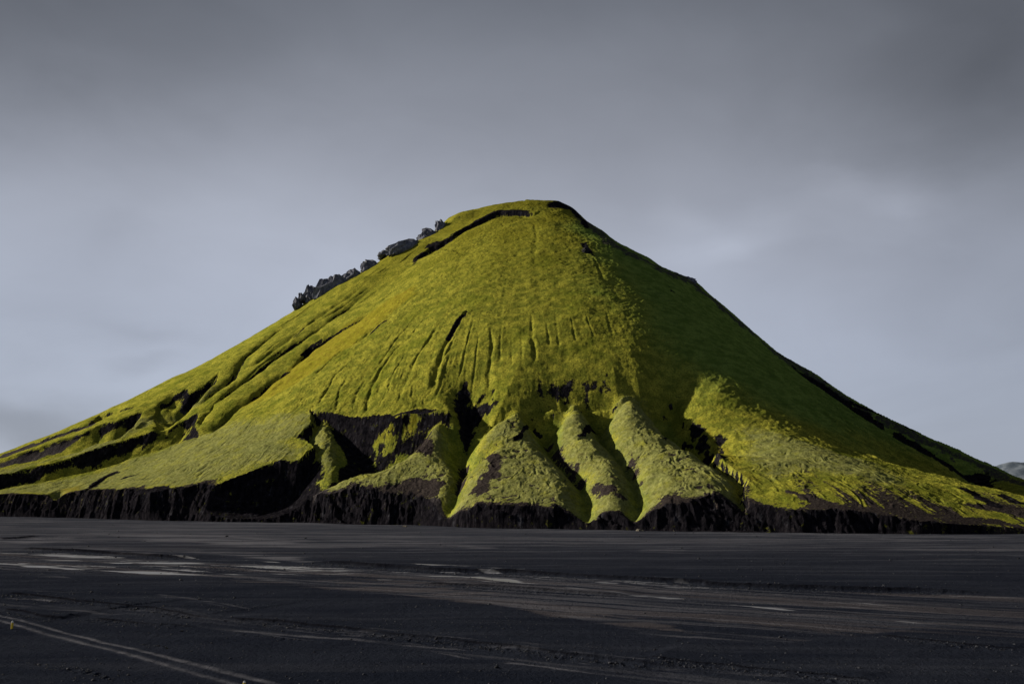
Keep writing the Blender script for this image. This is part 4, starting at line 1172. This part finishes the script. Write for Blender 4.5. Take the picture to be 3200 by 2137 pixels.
def crag_mesh(name, rad, seed, jag, lumps):
    """one closed jagged body: a subdivided block pushed out into towers and notches"""
    rs = np.random.RandomState(seed)
    nu, nv = 30, 11
    th_ = np.linspace(0, 2 * math.pi, nu, endpoint=False) + .05 * rs.randn(nu); ph_ = np.linspace(-math.pi / 2, math.pi / 2, nv)
    T_, P_ = np.meshgrid(th_, ph_)
    ct, cp = np.cos(T_) * np.cos(P_), np.sin(T_) * np.cos(P_)
    sp_ = np.sin(P_)
    q = 5.0                                            # squarish body
    rr = (np.abs(ct) ** q + np.abs(cp) ** q + np.abs(sp_) ** q) ** (-1 / q)
    x, y, z = ct * rr, cp * rr, sp_ * rr
    ox = rs.rand() * 60
    up_ = np.clip(z, 0, 1)
    fx = x * rad[0] * (1 - .22 * up_); fy = y * rad[1] * (1 - .3 * up_); fz = z * rad[2]
    # split columns: every column of rock has a height of its own
    cell = max(1.1, rad[0] * .22)
    cxi = np.floor(fx / cell + .4 * np.sin(fy * 1.7 + ox)).astype(int); cyi = np.floor(fy / 1.9 + ox).astype(int)
    tower = TAB[cyi & 255, (cxi + seed * 7) & 255]
    fz = fz * np.where(z > 0, 1 + lumps * (.6 * tower + .6 * fbm(fx / (rad[0] * .8) + ox, fy * 0 + ox, 2)), 1)
    fz = fz + jag * .35 * tower * up_ + .12 * jag * rs.randn(*fz.shape) * up_
    # vertical joints and ledges
    k = 1 + .16 * TAB[(np.floor(fz / 1.3 + ox).astype(int)) & 255, (np.floor(T_ * 5 + ox).astype(int)) & 255] + .05 * rs.randn(*fz.shape)
    fx, fy = fx * k, fy * k
    vs = np.stack([fx, fy, fz], -1)
    bot, top = vs[0].mean(0), vs[-1].mean(0)
    verts = [tuple(bot)] + [tuple(p) for row in vs[1:-1] for p in row] + [tuple(top)]
    faces = []
    for i in range(nu):
        j = (i + 1) % nu
        faces.append((0, 1 + j, 1 + i))
        for r in range(nv - 3):
            a = 1 + r * nu
            faces.append((a + i, a + j, a + nu + j, a + nu + i))
        a = 1 + (nv - 3) * nu
        faces.append((a + i, a + j, len(verts) - 1))
    me = bpy.data.meshes.new(name); me.from_pydata(verts, [], faces); me.update()
    return me


def put_rock(name, label, cat, loc, rad, rotz, tilt, seed, mat, jag=1.0, lumps=.25, group=None):
    me = crag_mesh(name, rad, seed, jag, lumps)
    me.materials.append(mat)
    ob = bpy.data.objects.new(name, me)
    ob.location = loc; ob.rotation_euler = (0, tilt, rotz)
    S.collection.objects.link(ob)
    ob['label'] = label; ob['category'] = cat
    if group:
        ob['group'] = group
    return ob


def skyline(px_, py_, lift=0.0, depth=None):
    """a point on the mountain's skyline seen in the given picture column"""
    u = (px_ - CX) / F
    yy = np.arange(620, 1000, 1.0); xx = u * yy * (CP + SP * .29)
    # iterate the small depth change caused by height
    for _ in range(3):
        zz = lookup(xx, yy)
        xx = u * (yy * CP + (zz - HC) * SP)
    q1, q2 = project(xx, yy, zz)
    k = q2.argmin()
    return xx[k], yy[k], zz[k]


mpp = 790 / F * 1.0
CRAGS = [  # column, centre row, width px, height px, label
    (299.5, 300.0, 7, 7, 'small broken lava stub at the lower end of the left skyline crags'),
    (305.5, 293.5, 7, 6, 'low knobbly lava rock between the stub and the square block on the left skyline'),
    (314.5, 287.0, 12, 12, 'square grey lava block standing at the left end of the largest skyline crag'),
    (334.5, 278.5, 31, 16, 'largest grey lava crag on the left skyline, with a peaked top'),
    (353.5, 273.0, 16, 7, 'low spiky lava spine running uphill from the largest crag'),
    (370.5, 262.5, 15, 8, 'dark rounded lava crag midway up the left skyline'),
    (386.0, 252.5, 14, 3.5, 'thin row of small rocks on the left skyline below the long dark ledge'),
    (405.0, 243.0, 30, 8, 'long dark lava ledge high on the left skyline'),
    (428.0, 233.0, 18, 8, 'broken dark rocks on the left skyline just below the summit'),
    (441.5, 222.5, 10, 9, 'steep dark rock corner at the left edge of the summit'),
]
for i, (cx_, cy_, wpx, hpx, lab) in enumerate(CRAGS):
    x, y, z = skyline(cx_, cy_)
    s_ = (y * CP) / F
    slope = math.atan2(skyline(cx_ + 6, 0)[2] - skyline(cx_ - 6, 0)[2], 12 * s_)
    nx, ny = project(x, y, z)
    zc_ = z + (ny - cy_) * s_
    put_rock('rock_outcrop', lab, 'crag', (x, y - 7.5, zc_ - .95 * hpx * s_), (wpx * s_ * .58, 6.5, hpx * s_ * .84), .15 * math.sin(i * 3.1), -slope * (.85 if wpx > 13 else .4), 20 + i, MR_CRAG,
             jag=2.0 if hpx > 4 else .9, lumps=.45, group='lava crags along the left skyline')

for (cx_, cy_, wpx, hpx, lab, sd_) in (
        (585.5, 248.5, 7, 10, 'black rock knob alone high on the green upper slope', 61),
        (555.5, 204.0, 9, 4.5, 'dark flat-topped rock forming the right corner of the summit', 62),
        (578.5, 215.0, 3.5, 5, 'small pointed rock on the skyline right of the summit', 63),
        (688.0, 277.5, 15, 6, 'dark hump of rock on the right skyline shoulder', 64)):
    if sd_ == 61:
        hp = to_surface(np.array([[cx_, cy_ + hpx * .3]]), lookup)[0]
        x, y = hp; z = float(lookup(np.array([x]), np.array([y]))[0])
        s_ = y / F
        put_rock('rock_outcrop', lab, 'crag', (x, y + 1, z + .5), (wpx * s_ * .42, 3.2, hpx * s_ * .38), .3, .35, sd_, MR_DARK, .6, .2)
    else:
        x, y, z = skyline(cx_, cy_); s_ = y / F
        nx, ny = project(x, y, z)
        put_rock('rock_outcrop', lab, 'crag', (x, y, z + (ny - cy_) * s_ - 2.0), (wpx * s_ * .5, 5, hpx * s_ * .5), .2, .25, sd_, MR_CRAG, .6, .15)

# debris lying on the sand at the foot of the cliff
for k, (cr, a, b, wpx, hpx, lab, mt_) in enumerate((
        ('E', 490, 1452, 5, 1.6, 'pale grey debris mound at the cliff foot below the third spur', MR_PALE),
        ('E', 715, 1462, 7, 2.4, 'largest tan debris mound at the cliff foot left of the widest spur', MR_PALE),
        ('E', 975, 1462, 4.5, 1.5, 'small tan debris mound at the cliff foot beneath the widest spur', MR_PALE),
        ('H', 1250, 1472, 6, 1.8, 'lone grey debris mound at the foot of the low dark cliff on the right', MR_PALE),
        ('C', 1305, 1545, 5, 1.2, 'flat grey rock at the cliff foot below the long left spur', MR_PALE))):
    p = px(cr, a, b); g_ = to_ground(p)[0] + np.array([0, -3.0]); s_ = g_[1] / F
    put_rock('debris_mound', lab, 'rock mound', (g_[0], g_[1], .1), (wpx * s_ * .5, 1.6, hpx * s_ * .6), .1, 0, 80 + k, mt_, .3, .3)

# boulders and stones on the plain
STONES = [('J', 72 + 1040, 822, 2.6, 'largest dark boulder on the near plain between the two channels', MR_DARK),
          ('J', 462, 1106, 1.6, 'small pale stone near the bottom left corner of the plain', MR_PALE),
          ('J', 570, 650, 2.4, 'dark boulder above the near channel on the left of the plain', MR_DARK),
          ('J', 1000, 684, 2.0, 'pale flat stone lying on the near channel bank', MR_PALE),
          ('J', 1020, 938, 2.2, 'dark stone at the end of a gravel patch above the track', MR_DARK),
          ('J', 1260, 1008, 1.8, 'small dark stone on the sand just above the track', MR_DARK),
          ('J', 1920, 956, 1.8, 'dark stone alone on the bare near sand below the channel', MR_DARK),
          ('J', 985, 467, 1.4, 'small black stone standing in the lower river braid', MR_DARK),
          ('J', 1852, 414, 1.4, 'pale stone at the left tip of the long dark river bank', MR_PALE),
          ('L', 266, 627, 1.3, 'pale stone on the right plain beside the thin river channel', MR_PALE),
          ('L', 862, 796, 1.2, 'dull brown stone on the dried silt at right', MR_PALE),
          ('L', 824, 549, 1.2, 'grey stone on the far bank of the river at right', MR_PALE),
          ('L', 398, 910, 1.1, 'tiny grey stone on dark sand below the dried silt at right', MR_DARK),
          ('L', 690, 656, 1.3, 'grey stone at the start of the pale streak on the right plain', MR_PALE),
          ('L', 2116, 758, 1.3, 'dark stone near the right edge of the plain', MR_DARK),
          ('L', 724, 1118, 1.5, 'grey stone beside the channel at the bottom of the right plain', MR_PALE)]
for k, (cr, a, b, wpx, lab, mt_) in enumerate(STONES):
    g_ = Gd(cr, a, b)[0]; s_ = g_[1] / F; r_m = wpx * s_ * .5
    z_ = float(ground_z(g_[0], g_[1])[0])
    put_rock('boulder', lab, 'boulder', (g_[0], g_[1], z_ + r_m * .18), (r_m, r_m * .8, r_m * .62), k * 1.1, .1, 120 + k, mt_, r_m * .12, .15, 'stones scattered over the plain')

# uncountable loose stones: one scatter
rs = np.random.RandomState(5)
verts, faces = [], []
ico_v = [(0, 0, 1), (.89, 0, .45), (.28, .85, .45), (-.72, .53, .45), (-.72, -.53, .45), (.28, -.85, .45),
         (.72, .53, -.45), (-.28, .85, -.45), (-.89, 0, -.45), (-.28, -.85, -.45), (.72, -.53, -.45), (0, 0, -1)]
ico_f = [(0, 1, 2), (0, 2, 3), (0, 3, 4), (0, 4, 5), (0, 5, 1), (1, 6, 2), (2, 7, 3), (3, 8, 4), (4, 9, 5), (5, 10, 1),
         (2, 6, 7), (3, 7, 8), (4, 8, 9), (5, 9, 10), (1, 10, 6), (6, 11, 7), (7, 11, 8), (8, 11, 9), (9, 11, 10), (10, 11, 6)]
ico_v = np.array(ico_v); ico_f = np.array(ico_f)
cu = rs.uniform(-40, 1064, 60000); cv = HORIZON + 205 * rs.uniform(.19, 1.0, 60000)
pts_ = to_ground(np.stack([cu, cv], 1))
fj = np.interp(pts_[:, 1], gd, np.arange(len(gd))).astype(int); fi = np.interp(pts_[:, 0] / pts_[:, 1], gU, np.arange(len(gU))).astype(int)
dens = .035 + .9 * gravel[fj, fi] ** 1.3 + .10 * (fbm(pts_[:, 0] / 9, pts_[:, 1] / 9, 3) > .25)
dens *= (1 - np.clip(wet[fj, fi] * 1.4, 0, 1))
tl = np.vstack([A_, B_])[::8]
dd_ = np.min(np.hypot(pts_[:, 0:1] - tl[None, :, 0], pts_[:, 1:2] - tl[None, :, 1]), axis=1)
keep = (rs.rand(len(pts_)) < dens) & (dd_ > 1.6)
pts_ = pts_[keep]
zz_ = ground_z(pts_[:, 0], pts_[:, 1])
sz = .055 * np.exp(.45 * rs.randn(len(pts_))) * (.6 + pts_[:, 1] / 190)
V_ = ico_v[None] * (1 + .25 * rs.randn(len(pts_), 12, 1)) * np.array([1, .85, .6]) * sz[:, None, None]
V_ = V_ + np.stack([pts_[:, 0], pts_[:, 1], zz_ + sz * .15], 1)[:, None, :]
F_ = ico_f[None] + (np.arange(len(pts_)) * 12)[:, None, None]
me = bpy.data.meshes.new('loose_stones')
me.vertices.add(len(pts_) * 12); me.vertices.foreach_set('co', V_.astype(np.float32).ravel())
Fl = F_.reshape(-1, 3).astype(np.int32)
me.loops.add(len(Fl) * 3); me.loops.foreach_set('vertex_index', Fl.ravel())
me.polygons.add(len(Fl)); me.polygons.foreach_set('loop_start', np.arange(len(Fl), dtype=np.int32) * 3)
me.update(calc_edges=True)
ms, n, pos = material('stone')
c = n.mix(n.ramp(n.noise(pos, .8, 3, .6), .4, .65), (.010, .011, .016), (.034, .037, .047))
finish(n, c, .9, [], .15)
me.materials.append(ms)
ob = bpy.data.objects.new('loose_stones', me); S.collection.objects.link(ob)
ob['kind'] = 'stuff'; ob['label'] = 'loose grey gravel and small stones strewn along the stream banks'; ob['category'] = 'gravel'


# ------------------------------------------------------------------ yellow marker posts beside the track
def plain_mat(name, col, rough=.6):
    m, n, pos = material(name)
    k = n.noise(pos, 6.0, 4, .6)
    c = n.mix(n.math('MULTIPLY', n.ramp(k, .45, .75), .45), col, tuple(v_ * .45 for v_ in col))
    finish(n, c, rough, [(k, .01, .4)], .3)
    return m


M_YEL = plain_mat('yellow_paint', (.64, .46, .02)); M_WHT = plain_mat('reflective_white', (.72, .74, .72)); M_BLK = plain_mat('black_band', (.02, .02, .02))


def tapered_post(name, r0, r1, z0_, z1_, mat, parent, seg=14, cap=0.0):
    vs, fs = [], []
    rows = [(z0_, r0), (z0_ + (z1_ - z0_) * .5, (r0 + r1) / 2), (z1_ - cap, r1), (z1_ - cap * .3, r1 * .8 if cap else r1), (z1_, r1 * .45 if cap else r1 * .98)]
    for z_, r_m in rows:
        for k in range(seg):
            a = 2 * math.pi * k / seg
            vs.append((r_m * math.cos(a) * 1.15, r_m * math.sin(a) * .8, z_))
    for i in range(len(rows) - 1):
        for k in range(seg):
            j = (k + 1) % seg
            fs.append((i * seg + k, i * seg + j, (i + 1) * seg + j, (i + 1) * seg + k))
    fs.append(tuple(range(seg))[::-1]); fs.append(tuple((len(rows) - 1) * seg + k for k in range(seg)))
    me = bpy.data.meshes.new(name); me.from_pydata(vs, [], fs); me.update(); me.materials.append(mat)
    ob = bpy.data.objects.new(name, me); S.collection.objects.link(ob); ob.parent = parent
    return ob


def marker_post(loc, label, tilt, h):
    e = bpy.data.objects.new('marker_post', None); S.collection.objects.link(e)
    e.location = loc; e.rotation_euler = (0, tilt, .5)
    e['label'] = label; e['category'] = 'marker post'; e['group'] = 'yellow marker posts along the track'
    tapered_post('shaft', .105, .10, -.2, h * .70, M_YEL, e)
    tapered_post('collar', .115, .115, h * .70, h * .76, M_YEL, e)
    tapered_post('reflector_cap', .085, .075, h * .76, h, M_WHT, e, cap=.07)
    tapered_post('foot_band', .125, .112, -.1, h * .06, M_BLK, e)


pA = Gd('J', 72, 815)[0]
marker_post((pA[0], pA[1], float(ground_z(*pA)[0])), 'yellow marker post with a white top on the near left side of the track', .02, .98)
pB = to_ground(np.array([[244.3, 687.6]]))[0]
marker_post((pB[0], pB[1], float(ground_z(*pB)[0])), 'yellow marker post cut off by the bottom edge, only its tip showing', -.03, .62)
